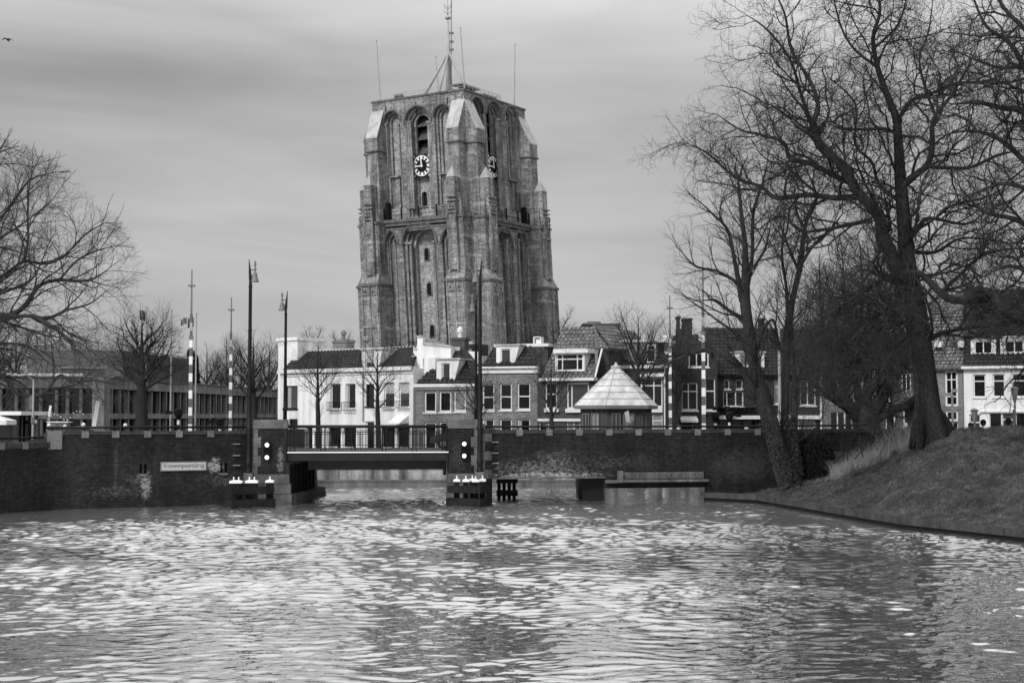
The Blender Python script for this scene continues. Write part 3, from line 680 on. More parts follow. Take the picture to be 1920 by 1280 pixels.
# raised barriers
def barrier(px, D, ytop, wpx, n, label, box=None):
    x = XD(px, D); zt = 4 + (YH - ytop) * D / FPX; zb = 2.3; w = wpx * D / FPX
    root = thing('barrier_arm', label, 'barrier', (x, D, zb), 'raised striped barrier arms')
    zs = 4.0 + (zt - 4.0) * .52; sl = (zs - zb) / n
    for k in range(n + 3):
        z0 = zb + k * sl; z1 = min(z0 + sl, zt); kk = 1 - .16 * (k / n); ww = w * kk
        if k >= n: ww *= .8
        b = MB(); b.wbox(x - ww / 2, x + ww / 2, D - .05, D + .05, z0 + .002, z1 - .002); b.build('stripe', M_white if k % 2 == 0 and k < n else (M_stripe if k < n or k % 2 else M_pole), root)
    z0 = zb + (n + 3) * sl; b = MB(); b.tube([(x, D, z0), (x, D, zt)], [w * .27, w * .17], 8); b.build('tip_rod', M_grey, root)
    b = MB(); b.wbox(x - .16, x + .16, D - .1, D + .1, z0 + (zt - z0) * .62, z0 + (zt - z0) * .62 + .08); b.build('bracket', M_grey, root); b = MB(); b.wbox(x - .1, x + .1, D - .09, D + .09, zs, zs + .16); b.build('bracket', M_grey, root)
    b = MB(); b.wbox(x - .22, x + .22, D + .08, D + .5, zb, zb + .9); b.build('motor_box', M_grey, root)
barrier(357.5, 71, 505, 7.0, 13, 'raised striped barrier arm, tallest, in front of the low modern building')
barrier(432.5, 78, 557, 6.0, 13, 'raised striped barrier arm just left of the tall lamp')
barrier(1319, 71, 488, 7.5, 13, 'raised striped barrier arm among bare branches, right of the other')
barrier(1256.5, 78, 553, 6.0, 13, 'raised striped barrier arm right of the bridge keeper hut')
# ------------------------------------------------------------------ leaning church tower
TD = 164.0; SH = -.052; S = 13.3; TH = math.radians(32.4)
xn = lambda z: -5.59 + .052 * (41.5 - z)
O0 = Vector((xn(0), TD, 0)); U = Vector((-math.cos(TH), math.sin(TH), 0)); V_ = Vector((math.sin(TH), math.cos(TH), 0)); E2 = Vector((SH, 0, 1))
TL = Fac(O0, U, -V_, E2)      # left face: s grows away to the left
TR = Fac(O0, V_, -U, E2)      # right face
TL2 = Fac(O0 + V_ * S, U, V_, E2); TR2 = Fac(O0 + U * S, V_, U, E2)
tow = thing('church_tower', 'huge leaning unfinished brick church tower with clocks, buttresses and a mast', 'church tower', O0 + U * 6 + V_ * 6)
ZG = 27.0; ZT = 41.3
def px_arch(F, x0, x1, ysp, yap, zb, kind='round', ins=0.0, t=0):
    a, zs = F.sz(x0, ysp, t); c, _ = F.sz(x1, ysp, t); lo, hi = sorted((a, c)); _, za = F.sz((x0 + x1) / 2, yap, t)
    return arch(lo + ins, hi - ins, zb, za - ins * (1 if kind == 'round' else 1.4), kind)
def layered(F, zb, zt, s0, s1, arches, base_t, name_mat, step=.32, n=4, inset=.28, holes_last=()):
    """stepped wall: each layer .32 m deeper with narrower arch openings"""
    for k in range(n):
        b = MB(); hs = []
        for (x0, x1, ysp, yap, kind, z_b, kmax) in arches:
            if k < kmax: hs.append(px_arch(F, x0, x1, ysp, yap, z_b, kind, inset * k, base_t))
        e = .003 * k
        b.panel(F, rect(s0 + step * k + e, s1 - step * k - e, zb + e, zt - e), hs, base_t - step * (k + 1), base_t - step * k - .001)
        b.build('wall', name_mat if k < n - 1 else M_towl, tow)
# upper stage
LU = [(759.5, 807.5, 229, 200, 'round', ZG + .25, 4), (720.5, 750, 233, 209, 'round', 28.4, 3), (814, 846, 224, 197, 'round', 28.4, 3)]
layered(TL, ZG - .5, ZT, 0, S, LU, 0, M_tow)
RU = [(912, 940.5, 225, 192.5, 'round', ZG + .25, 4), (884, 906, 216, 184, 'round', 28.4, 3), (948, 969, 234, 201, 'round', 28.4, 3)]
layered(TR, ZG - .5, ZT, .33, S, RU, 0, M_tow)
# core
b = MB(); b.box(TL, 1.6, S - 1.3, -S + 1.6, -2.9, 0, ZT - .1); b.build('inner_core', M_dark, tow)  # painted near black for the shade inside the belfry openings
# deck and coping
b = MB(); b.box(TL, -.12, S + .12, -S - .12, .12, ZT + .005, ZT + .22); b.build('coping', M_stoneblk, tow)
b = MB(); b.box(TL2, 0, S, -.35, 0, 0, ZT); b.box(TR2, .36, S - .36, -.35, 0, 0, ZT); b.build('wall', M_tow, tow)
def belfry(F, xc0, xc1, ylouv, cx, cy, rw, label):
    # blank wall under the clock, window in it, sloping louvre boards above
    a, z = F.sz(xc0, 292, -1.1); c, _ = F.sz(xc1, 292, -1.1); lo, hi = sorted((a, c)); lo -= .5; hi += .5
    _, ztp = F.sz((xc0 + xc1) / 2, 293, -1.1)
    wa, wz = F.sz(cx + 4, 372, -1.2); wlo, whi = wa - .38, wa + .38
    _, z0 = F.sz(cx + 4, 387, -1.2); _, z1 = F.sz(cx + 4, 359, -1.2)
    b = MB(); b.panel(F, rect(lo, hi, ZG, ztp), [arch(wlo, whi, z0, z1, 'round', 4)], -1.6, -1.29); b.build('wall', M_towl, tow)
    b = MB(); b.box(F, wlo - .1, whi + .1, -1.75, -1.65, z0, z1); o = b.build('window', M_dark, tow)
    b = MB(); b.box(F, wlo - .1, whi + .1, -1.3, -1.12, z0 - .12, z0); b.build('sill', M_towb, o)
    for y in ylouv:
        _, zz = F.sz((xc0 + xc1) / 2, y, -1.2)
        b = MB(); k = 7
        for j in range(k):
            s0 = lo + .3 + (hi - lo - .6) * j / k; s1 = lo + .3 + (hi - lo - .6) * (j + 1) / k - .03
            T = F.T; b.hexa([T(s0, -1.25, zz), T(s1, -1.25, zz), T(s1, -2.7, zz + 1.5), T(s0, -2.7, zz + 1.5), T(s0, -1.25, zz + .07), T(s1, -1.25, zz + .07), T(s1, -2.7, zz + 1.58), T(s0, -2.7, zz + 1.58)])
        b.build('louvre', M_slat, tow)
    # clock
    ca, czz = F.sz(cx, cy, -.6); R = rw
    b = MB(); b.box(F, ca - R * 1.02, ca + R * 1.02, -.72, -.6, czz - R * 1.06, czz + R * 1.06); ck = b.build('clock', M_dark, tow)
    # square to the viewer: s grows leftwards on the left face, so mirror there
    sg = -1 if F is TL else 1
    b = MB(); ring = lambda r: [(ca + r * math.cos(2 * math.pi * j / 40), czz + r * math.sin(2 * math.pi * j / 40)) for j in range(40)]
    b.panel(F, ring(R * .97), [ring(R * .88)[::-1]], -.595, -.55); b.build('ring', M_white, ck)
    b = MB()
    for h in range(12):
        a = 2 * math.pi * h / 12; w = .17 if h % 3 else .24
        for q, r0, r1 in ((0, .60, .88),):
            cs, sn = math.sin(a) * sg, math.cos(a); px_, pz = cs, sn
            p = [F.T(ca + R * (px_ * r0 - pz * e), t, czz + R * (pz * r0 + px_ * e)) for t in (-.59, -.55) for e in (-w / 2, w / 2)]
            p2 = [F.T(ca + R * (px_ * r1 - pz * e), t, czz + R * (pz * r1 + px_ * e)) for t in (-.59, -.55) for e in (-w * .65, w * .65)]
            b.hexa([p[0], p[1], p[3], p[2], p2[0], p2[1], p2[3], p2[2]])
    for dx in (-1, 1):
        for dz in (-1, 1):
            x = ca + dx * R * .86; z = czz + dz * R * .9; b.box(F, x - .14, x + .14, -.59, -.55, z - .14, z + .14)
    b.build('hour_mark', M_white, ck)
    for ang, ln, w in ((math.radians(-4), .58, .16), (math.radians(268), .8, .12)):
        cs, sn = math.sin(ang) * sg, math.cos(ang)
        b = MB(); A = lambda r, e, t: F.T(ca + R * (cs * r - sn * e), t, czz + R * (sn * r + cs * e))
        b.hexa([A(-.14, -w / 2, -.54), A(-.14, w / 2, -.54), A(-.14, w / 2, -.5), A(-.14, -w / 2, -.5), A(ln, -w * .35, -.54), A(ln, w * .35, -.54), A(ln, w * .35, -.5), A(ln, -w * .35, -.5)])
        b.build('hand', M_white, ck)
belfry(TL, 772, 802, (238, 263, 290), 791, 311, 1.28, 'l')
belfry(TR, 913, 931, (238, 264, 292), 925, 313, 1.28, 'r')
# sills and tracery in the blind niches
for F, x0, x1, y, kk in ((TL, 722, 750, 334, 0), (TL, 816, 846, 328, 0), (TR, 949, 966, 336, 0)):
    a, z = F.sz(x0, y, -.7); c, _ = F.sz(x1, y, -.7); lo, hi = sorted((a, c))
    b = MB(); b.box(F, lo, hi, -1.0, -.25, z - .12, z + .06); b.box(F, lo, hi, -1.2, -.62, ZG - .3, z - .13)
    b.build('niche_sill', M_towb, tow)
    m = (lo + hi) / 2; b = MB(); 
    for q in (-1, 1): b.tube([F.T(m + q * .5 + .42 * math.cos(t), -.58, z - .75 + .5 * math.sin(t)) for t in [math.pi * j / 6 for j in range(7)]], .09, 5)
    b.tube([F.T(m, -.58, z - .75), F.T(m, -.58, z - 2.2)], .08, 5); b.build('tracery', M_towb, tow)
# pilaster ribs beside the arches
def ribs(F, pxs, y0, y1, t, mat=M_towb, w=.16):
    for px in pxs:
        a, zt_ = F.sz(px, y0, t); _, zb_ = F.sz(px, y1, t); b = MB(); b.tube([F.T(a, t, zb_), F.T(a, t, zt_)], w, 6); b.box(F, a - w * 1.5, a + w * 1.5, t - .15, t + w * 1.4, zt_, zt_ + .22); b.build('colonnette', mat, tow)
ribs(TL, (761, 765, 769), 231, 392, -.15); ribs(TL, (803, 807), 231, 392, -.2); ribs(TR, (929.5, 933.5, 938), 226, 396, -.2); ribs(TL, (724, 748), 236, 330, -.2, M_towb, .11); ribs(TR, (950, 967), 236, 334, -.2, M_towb, .11)
# wall anchors under the coping
for F, xs in ((TL, (723, 780, 839)), (TR, (904, 914, 939, 948))):
    for px in xs: a, z = F.sz(px, 190, 0); b = MB(); b.box(F, a - .05, a + .05, 0, .08, ZT - 2.0, ZT - .6); b.build('wall_anchor', M_iron, tow)
# gallery
TB = .75
for F, s_lo in ((TL, -TB), (TR, -TB + .01)):
    b = MB(); b.box(F, s_lo - .1, S + TB, -.9, TB + .35, ZG - .42, ZG - .05); b.box(F, s_lo, S + TB, -.5, TB + .18, ZG - .8, ZG - .43); b.box(F, s_lo, S + TB - .1, -.5, TB + .07, ZG - 1.25, ZG - 1.0)
    b.build('gallery_ledge', M_stoneblk, tow)
    b = MB()
    for h in (.45, .95): b.beam(F.T(1.2, TB + .1, ZG + h), F.T(S - 1.4, TB + .1, ZG + h), .05)
    b.build('gallery_rail', M_iron, tow)
    for k in range(5): a = 1.5 + k * (S - 3.2) / 4; b = MB(); b.box(F, a - .07, a + .07, TB + .03, TB + .17, ZG - .05, ZG + 1.35); b.build('rail_post', M_iron, tow)
    b = MB(); b.box(F, S - 2.15, S - 1.75, 0, .6, ZG - .05, ZG + 2.1); b.build('gallery_door', M_dark, tow)
# lower stage
LL = [(755.5, 818.5, 454, 417, 'round', 0, 4), (723, 744.5, 454, 433, 'pointed', 0, 3), (828.5, 853, 448, 428, 'pointed', 0, 3)]
layered(TL, -1, ZG - 1.26, -TB, S + TB, LL, TB, M_tow, .4, 4, .33)
RL = [(931.5, 960, 446, 421, 'pointed', 0, 3), (967, 987, 450, 427, 'pointed', 0, 2), (905, 922, 440, 417, 'pointed', 0, 2)]
layered(TR, -1, ZG - 1.26, -TB + .41, S + TB, RL, TB, M_tow, .4, 4, .24)
b = MB(); b.box(TL, -TB + 1.7, S - .5, -1.6, -1.0, -1, ZG - 1.4); b.build('wall', M_towl, tow)
b = MB(); b.box(TR, -TB + 2.4, S - .5, -1.6, -1.05, -1, ZG - 1.4); b.build('wall', M_towl, tow)
def hood(F, x0, x1, ysp, yap, kind, t, w=.2, grow=.12):
    p = px_arch(F, x0, x1, ysp, yap, 0, kind, -grow, t)[2:]
    b = MB(); b.tube([F.T(a, t + .05, z) for a, z in p], w, 6); b.build('hood_mould', M_stoneblk, tow)
for q in LL: hood(TL, *q[:5], TB, .16)
for q in RL: hood(TR, *q[:5], TB, .14)
for q in LU: hood(TL, *q[:5], 0, .14)
for q in RU: hood(TR, *q[:5], 0, .14)
ribs(TL, (762.5, 770), 458, 640, TB - .45, M_towb, .2); ribs(TL, (813.5, 822), 455, 640, TB - .5, M_towb, .17); ribs(TL, (727, 741), 458, 640, TB - .3, M_towb, .13); ribs(TR, (949, 957, 971, 984), 452, 640, TB - .3, M_towb, .15)
ribs(TL, (734.5,), 462, 640, TB - .8, M_towb, .12)
for (x, y) in ((801, 477), (806, 542), (811.5, 621)):
    a, z0 = TL.sz(x, y + 11, -.98); _, z1 = TL.sz(x, y - 12, -.98)
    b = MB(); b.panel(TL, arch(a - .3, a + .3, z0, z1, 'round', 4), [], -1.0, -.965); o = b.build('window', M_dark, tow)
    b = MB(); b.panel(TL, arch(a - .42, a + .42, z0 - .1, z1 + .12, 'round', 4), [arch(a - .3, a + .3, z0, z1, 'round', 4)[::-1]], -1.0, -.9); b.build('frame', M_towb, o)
# buttresses
def buttress(F, a0, a1, flip):
    """F: face it stands against; spans a0..a1 on it near that face's end"""
    lo, hi = a0, a1; T = F.T
    # top stage with sloping lead cap
    zf, zw, zs = 36.8, 40.1, 35.3; d = 1.5
    b = MB(); b.hexa([T(lo, 0.0, zs), T(hi, 0.0, zs), T(hi, d, zs), T(lo, d, zs), T(lo, 0.0, zw), T(hi, 0.0, zw), T(hi, d, zf), T(lo, d, zf)])
    b.box(F, lo + .06, hi - .06, 0, d - .08, ZG - .6, zs - .16); b.build('buttress', M_tow, tow)
    b = MB(); b.box(F, lo - .1, hi + .1, 0, d + .14, zs - .15, zs - .005); b.build('string_course', M_stoneblk, tow)
    b = MB(); e = .06; b.hexa([T(lo - e, .05, zw + .0), T(hi + e, .05, zw + .0), T(hi + e, d + e, zf - .06), T(lo - e, d + e, zf - .06), T(lo - e, .0, zw + .22), T(hi + e, .0, zw + .22), T(hi + e, d + e, zf + .12), T(lo - e, d + e, zf + .12)])
    b.build('lead_cap', M_lead, tow)
    # middle stage
    flipd = -1 if a0 > 5 else 1
    o_ = lambda a, w: (a0 - (TB if flipd > 0 else 0) + (.0 if flipd > 0 else (a1 - a0) - w + TB), a0 - (TB if flipd > 0 else 0) + (w if flipd > 0 else (a1 - a0) + TB))
    z1, z2 = 20.2, ZG - .6
    l, h = o_(a0, 2.5); d2 = 2.35
    b = MB(); b.box(F, l + .12, h - .12, -.3, d2, z1, z2); b.build('buttress', M_tow, tow)
    b = MB(); b.box(F, l, h, -.2, d2 + .16, z2 + .001, z2 + .3); b.build('string_course', M_stoneblk, tow)
    # lower stage with sloped shoulder
    l, h = o_(a0, 2.6); z3 = 19.1
    b = MB(); b.box(F, l, h, -.3, 2.85, -1, z3); b.build('buttress', M_towb, tow)
    b = MB(); b.hexa([T(l, 0, z3 + .32), T(h, 0, z3 + .32), T(h, 2.92, z3 + .32), T(l, 2.92, z3 + .32), T(l + .12, 0, z1 + .3), T(h - .12, 0, z1 + .3), T(h - .12, d2 + .05, z1 + .3), T(l + .12, d2 + .05, z1 + .3)]); b.build('shoulder', M_towb, tow)
    b = MB(); b.box(F, l - .14, h + .14, -.2, 3.02, z3 + .01, z3 + .31); b.build('string_course', M_stoneblk, tow)
    # blind tracery on the lower stage: two framed panels with arches
    b = MB(); w = (h - l)
    for q in (l + .1, l + w / 2 - .1, h - .3): b.box(F, q, q + .2, 2.85, 2.97, -1, z3)
    for q in (0, 1):
        m = l + w * (.27 + .46 * q); b.tube([F.T(m + .38 * math.cos(t), 2.9, z3 - 1.1 + .6 * math.sin(t)) for t in [math.pi * j / 6 for j in range(7)]], .1, 5)
        b.tube([F.T(m + .3 * math.cos(t), 2.9, z3 - .8 + .3 * math.sin(t)) for t in [2 * math.pi * j / 8 for j in range(9)]], .06, 5)
    b.box(F, l, h, 2.85, 2.95, 14.2, 14.6); b.build('tracery', M_towb, tow)
    # slender pinnacle in front
    m = (l + h) / 2 + .15 * flipd; pw = .58; t0 = d2 - .35
    b = MB(); b.box(F, m - pw, m + pw, t0 - .6, t0 + .75, z1 + .2, 25.2); b.box(F, m - pw * .9, m + pw * .9, t0 - .6, t0 + .62, 25.2, 31.0)
    for q in (-1, 1): b.tube([F.T(m + q * pw, t0 + .75, z1), F.T(m + q * pw, t0 + .75, 27.6)], .09, 5); b.tube([F.T(m + q * pw * 1.5, t0 + .1, z1), F.T(m + q * pw * 1.5, t0 + .1, 27.2), F.T(m + q * pw * 1.5, t0 + .1, 29.2)], [.17, .17, .03], 5)
    b.box(F, m - pw - .1, m + pw + .1, t0 - .5, t0 + .85, 25.1, 25.3); b.build('pinnacle', M_tow, tow)
    b = MB(); c = F.T(m, t0, 0); 
    p = [T(m - pw, t0 - .6, 31.005), T(m + pw, t0 - .6, 31.005), T(m + pw, t0 + .68, 31.005), T(m - pw, t0 + .68, 31.005)]; ap = T(m, t0 + .04, 32.4)
    b.add(p + [ap], [(3, 2, 1, 0), (0, 1, 4), (1, 2, 4), (2, 3, 4), (3, 0, 4)]); b.build('pinnacle_cap', M_pole, tow)
    b = MB(); 
    for q in (-1, 0, 1): 
        pts = [F.T(m + q * .36 + .22 * math.cos(t), t0 + .84, 27.6 + .3 * math.sin(t)) for t in [2 * math.pi * j / 8 for j in range(9)]]; b.tube(pts, .09, 5)
    for zz in (26.9, 28.2, 28.7): b.box(F, m - pw - .14, m + pw + .14, t0 + .5, t0 + .86, zz, zz + .14)
    b.build('crocket_carving', M_towb, tow)
bw_ = 1.65
buttress(TL, 0.0, bw_, 0); buttress(TR, 0.004, bw_, 0)
buttress(TL, S - bw_, S, 1); buttress(TR, S - bw_, S, 1)
buttress(TR2, 0.0, bw_, 0); buttress(TL2, 0.0, bw_, 0)
# roof furniture
ZR = ZT + .22
def roofp(px, py, D): return P(px, py, D)
b = MB()
rb = [TL.T(2.2, -.7, 0), TL.T(11.9, -2.2, 0)]
def rr(F, a0, a1, t, root, n=9, h=1.0):
    b = MB()
    for z in (.35, .7, h): b.beam(F.T(a0, t, ZR + z), F.T(a1, t, ZR + z), .045)
    for k in range(n): a = a0 + (a1 - a0) * k / (n - 1); b.beam(F.T(a, t, ZR), F.T(a, t, ZR + h), .05)
    b.build('roof_railing', M_pole, root)
rr(TL, .9, 11.2, -1.6, tow, 12); rr(TR, 1.6, 9.3, -.9, tow, 10); rr(TL, 1.0, 11, -9.5, tow, 8)
b = MB(); a = 10.9
for k in range(6): b.box(TL, 10.0 + k * .22, 10.08 + k * .22, -2.0, -1.7, ZR, ZR + .9)
b.box(TR, 2.2, 6.2, -3.2, -1.8, ZR + 1.15, ZR + 1.3); b.box(TR, 6.4, 9.2, -2.2, -1.4, ZR, ZR + .8); b.build('roof_equipment', M_grey, tow)
mc = TL.T(6.4, -6.6, ZR)
mc.x = XD(840, mc.y)
zpt = lambda py: P(0, py, mc.y).z
b = MB(); b.tube([mc, Vector((mc.x + .0, mc.y, zpt(102))), Vector((mc.x - .1, mc.y, zpt(40)))], [.42, .2, .10], 10)
za = zpt(98)
for dx, dy in ((-3.4, -1.0), (3.0, -2.2), (.4, 3.2), (-1.2, -3.6)): b.tube([Vector((mc.x + dx, mc.y + dy, ZR)), Vector((mc.x - .02, mc.y, za))], [.21, .14], 8)
b.lathe((mc.x - .12, mc.y, zpt(35)), [(.05, -.12), (.28, -.1), (.38, .06), (.3, .22), (.08, .3)], 12)
b.tube([(mc.x - .12, mc.y, zpt(38)), (mc.x - .16, mc.y, zpt(-8))], [.07, .035], 6)
for k, zz in enumerate((22, 14, 10)):
    for q in (-1, 1): b.tube([(mc.x - .14, mc.y, zpt(zz + 5)), (mc.x - .14 + q * .35, mc.y, zpt(zz + 1)), (mc.x - .14 + q * .5, mc.y, zpt(zz - 3))], .04, 5)
b.build('mast', M_pole, tow, True)
b = MB(); x = mc.x + .3; b.tube([(x, mc.y + .1, ZR + 2.2), (x, mc.y + .1, zpt(-20))], .055, 6)
for yy in (62, 78, 93): b.wbox(x - .25, x + .3, mc.y, mc.y + .2, zpt(yy) - .12, zpt(yy) + .12)
b.build('aerial', M_grey, tow)
for nm, F, a, t, ytop, xt in (('a', TL, 12.4, -.5, 78, 706), ('b', TL, .5, -1.0, 54, 863.5), ('c', TR, 12.2, -.8, 85, 965.5), ('d', TL2, 12.0, -1.0, 107, 817)):
    p0 = F.T(a, t, ZR); p1 = P(xt, ytop, p0.y); b = MB(); b.tube([p0, p1], [.085, .05], 6); b.lathe(p1, [(.02, -.02), (.1, .03), (.1, .12), (.02, .17)], 6); b.build('flagpole', M_pole, tow)
# ------------------------------------------------------------------ houses
HZ = 1.2
def tiles(F, q, name, mat, root, tw=.32, rh=.36):
    """tiled roof plane; q = px corners (eaveL, eaveR, ridgeR, ridgeL) with eave at t0 and ridge at t1"""
    (el, er, rr_, rl, t0, t1) = q
    s0, z0 = F.sz(*el, t0); s1, z0b = F.sz(*er, t0); s2, z1 = F.sz(*rr_, t1); s3, z1b = F.sz(*rl, t1); z0 = (z0 + z0b) / 2; z1 = (z1 + z1b) / 2
    return tiles_m(F, s0, s1, s2, s3, z0, z1, t0, t1, name, mat, root, tw, rh)
def tiles_m(F, s0, s1, s2, s3, z0, z1, t0, t1, name, mat, root, tw=.32, rh=.36):
    Lr = math.hypot(z1 - z0, t1 - t0); n = max(2, int(Lr / rh)); nz, ntt = (t0 - t1) / Lr, (z1 - z0) / Lr   # normal: (t, z)
    b = MB(); kx = 4
    for i in range(n):
        v0 = i / n; v1 = (i + 1) / n; vm = (v0 + v1) / 2
        a = s0 + (s3 - s0) * vm; c = s1 + (s2 - s1) * vm; m = max(2, int(round((c - a) / tw * kx))) + 1
        rows = []
        for v, lift in ((v0, .022), (v1, .0)):
            for j in range(m):
                s = a + (c - a) * j / (m - 1); w = .07 * ((s / tw) % 1.0) + lift
                rows.append(F.T(s, t0 + (t1 - t0) * v + ntt * w, z0 + (z1 - z0) * v + nz * w))
        # riser under the lower edge
        for j in range(m):
            s = a + (c - a) * j / (m - 1); rows.append(F.T(s, t0 + (t1 - t0) * v0 - ntt * .01, z0 + (z1 - z0) * v0 - nz * .01))
        fs_ = [(j, j + 1, m + j + 1, m + j) for j in range(m - 1)] + [(2 * m + j, 2 * m + j + 1, j + 1, j) for j in range(m - 1)]
        b.add(rows, fs_)
    # solid underlay
    b.hexa([F.T(s0, t0 - .06, z0 - .1), F.T(s1, t0 - .06, z0 - .1), F.T(s2, t1 - .06, z1 - .1), F.T(s3, t1 - .06, z1 - .1),
            F.T(s0, t0 - .03, z0 - .03), F.T(s1, t0 - .03, z0 - .03), F.T(s2, t1 - .03, z1 - .03), F.T(s3, t1 - .03, z1 - .03)])
    return b.build(name, mat, root)
def window(F, r, root, t=0, fw=.09, mull=(), trans=(), sill=True, glass=None, frame=None, blind=0, depth=.12, name='window', curtain=0):
    a0, a1, z0, z1 = r; frame = frame or M_frame
    b = MB(); td = t - depth
    b.box(F, a0, a0 + fw, td - .06, td + .02, z0, z1); b.box(F, a1 - fw, a1, td - .06, td + .02, z0, z1)
    b.box(F, a0 + fw, a1 - fw, td - .06, td + .018, z0, z0 + fw); b.box(F, a0 + fw, a1 - fw, td - .06, td + .018, z1 - fw, z1)
    for m in mull: x = a0 + (a1 - a0) * m; b.box(F, x - .035, x + .035, td - .05, td + .012, z0 + fw, z1 - fw)
    for m in trans: z = z0 + (z1 - z0) * m; b.box(F, a0 + fw, a1 - fw, td - .05, td + .014, z - .035, z + .035)
    if sill: b.box(F, a0 - .06, a1 + .06, td, t + .07, z0 - .09, z0 - .003)
    w = b.build(name, frame, root)
    b = MB(); b.box(F, a0 + .02, a1 - .02, td - .05, td - .03, z0 + .02, z1 - .02); b.build('pane', glass or M_glass, w)
    if blind: b = MB(); b.box(F, a0 + fw, a1 - fw, td - .028, td - .012, z1 - fw - (z1 - z0) * blind, z1 - fw); b.build('blind', M_sign, w)
    if curtain:
        b = MB(); b.box(F, a0 + fw, a0 + fw + (a1 - a0) * curtain, td - .028, td - .016, z0 + fw, z1 - fw); b.build('curtain', M_pole, w)
    return w
def R(F, x0, y0, x1, y1, t=0):
    a0, z1 = F.sz(x0, (y0), t); a1, _ = F.sz(x1, y0, t); _, z0 = F.sz((x0 + x1) / 2, y1, t); _, z1 = F.sz((x0 + x1) / 2, y0, t)
    lo, hi = sorted((a0, a1)); return (lo, hi, z0, z1)
def facade(F, root, outline, wins, mat, thick=.32, body=8.0, zb=HZ, bz=None, t=0):
    """outline = (x0,y0,x1,y1) px box or list of (s,z); wins list of dicts"""
    out = rect(*R(F, *outline[:3], 778, t)[:2], zb, R(F, *outline, t)[3]) if not isinstance(outline, list) else outline
    hs = []
    for w in wins: hs.append(rect(*w['r']))
    b = MB(); b.panel(F, out, hs, t - thick, t); 
    if body:
        a0 = min(p[0] for p in out); a1 = max(p[0] for p in out); zt = bz if bz is not None else max(p[1] for p in out)
        b.box(F, a0 + .004, a1 - .004, t - body, t - thick - .003, zb, zt - .02)
    b.build('wall', mat, root)
    for w in wins:
        k = dict(w); r = k.pop('r'); window(F, r, root, t, **k)
    return out
def W(F, x0, y0, x1, y1, t=0, **k): return dict(r=R(F, x0, y0, x1, y1, t), **k)
def Wb(F, x0, y0, x1, t=0, zb=HZ + .05, **k):
    r = R(F, x0, y0, x1, 778, t); return dict(r=(r[0], r[1], zb, r[3]), **k)
def band(F, x0, x1, y0, y1, t0, t1, name, mat, root):
    a, z1 = F.sz(x0, y0, t1); c, _ = F.sz(x1, y0, t1); _, z0 = F.sz((x0 + x1) / 2, y1, t1); _, z1 = F.sz((x0 + x1) / 2, y0, t1); lo, hi = sorted((a, c))
    b = MB(); b.box(F, lo, hi, t0, t1, z0, z1); return b.build(name, mat, root)
def chimney(F, x0, x1, y0, y1, t, mat, root, pot=False, cap=True):
    a, z1 = F.sz(x0, y0, t); c, _ = F.sz(x1, y0, t); _, z0 = F.sz((x0 + x1) / 2, y1, t); lo, hi = sorted((a, c))
    b = MB(); b.box(F, lo, hi, t - .8, t, z0 - .6, z1); 
    if cap: b.box(F, lo - .06, hi + .06, t - .86, t + .06, z1 - .18, z1 - .04)
    o = b.build('chimney', mat, root)
    if pot: b = MB(); m = (lo + hi) / 2; b.lathe(F.T(m, t - .4, z1), [(.14, 0), (.11, .35), (.2, .38), (.2, .6), (.02, .75)], 10); b.build('chimney_pot', M_frame if pot == 1 else M_grey, o)
    return o
def dormer(F, outer, win, root, t0, t1, mat=M_stucco, slant=0, **k):
    """outer px box; front at t1, runs back to t0"""
    a0, a1, z0, z1 = R(F, *outer, t1); wr = R(F, *win, t1)
    b = MB(); out = [(a0, z0), (a1 - slant, z0), (a1, z1), (a0, z1)]
    b.panel(F, out, [rect(*wr)], t1 - .15, t1)
    T = F.T; b.hexa([T(a0 + .004, t1 - .16, z0), T(a1 - slant - .004, t1 - .16, z0), T(a1 - slant - .004, t0, z0), T(a0 + .004, t0, z0), T(a0 + .004, t1 - .16, z1 - .01), T(a1 - .004, t1 - .16, z1 - .01), T(a1 - .004, t0, z1 - .01), T(a0 + .004, t0, z1 - .01)])
    d = b.build('dormer', mat, root)
    b = MB(); b.box(F, a0 - .08, a1 + .08, t0, t1 + .1, z1, z1 + .1); b.build('dormer_roof', M_lead, d)
    window(F, wr, d, t1, depth=.08, sill=False, **k)
# --- long white terrace
A = Fac.px(526, 100.5, 781, 92.2)
h = thing('terrace_house', 'long white stucco house with dark tiled roof behind the bridge railing', 'house', A.T(A.len / 2, -3, HZ))
iron = M_iron
ws = [W(A, 536, 723, 558, 766, fw=.06, frame=iron, glass=M_glass2, curtain=.3), W(A, 620, 719, 638.5, 767, fw=.07), W(A, 648, 719, 666.5, 766, fw=.07, curtain=.2), W(A, 686, 720, 701.5, 761.5, fw=.07, frame=iron),
      W(A, 720, 717, 739.5, 764, fw=.07, blind=.4, glass=M_glass2), W(A, 748, 716.5, 767.5, 763.5, fw=.07, blind=.4, glass=M_glass2),
      W(A, 542, 785, 558, 806, fw=.05, frame=iron), Wb(A, 571, 798, 586, zb=1.5, fw=.08), Wb(A, 619, 798, 639, zb=1.6, fw=.05, frame=iron), Wb(A, 646, 798, 667, zb=1.6, fw=.05, frame=iron),
      Wb(A, 685.5, 789.5, 701.5, zb=HZ + .02, fw=.08), Wb(A, 718, 797, 740, zb=1.6, fw=.05, frame=iron), Wb(A, 746, 796, 767.5, zb=1.6, fw=.05, frame=iron)]
s_top = A.sz(650, 693)[1]
facade(A, h, [(0, HZ), (A.len - .3, HZ), (A.len - .3, s_top), (0, s_top)], ws, M_stucco)
b = MB(); zb_ = A.sz(650, 697)[1]; zt_ = A.sz(650, 690)[1]; b.box(A, -.15, A.len - .32, -.3, .22, zb_, zt_); b.box(A, 0, A.len - .32, -.2, .06, zb_ - .22, zb_ - .01); b.build('gutter', M_frame, h)
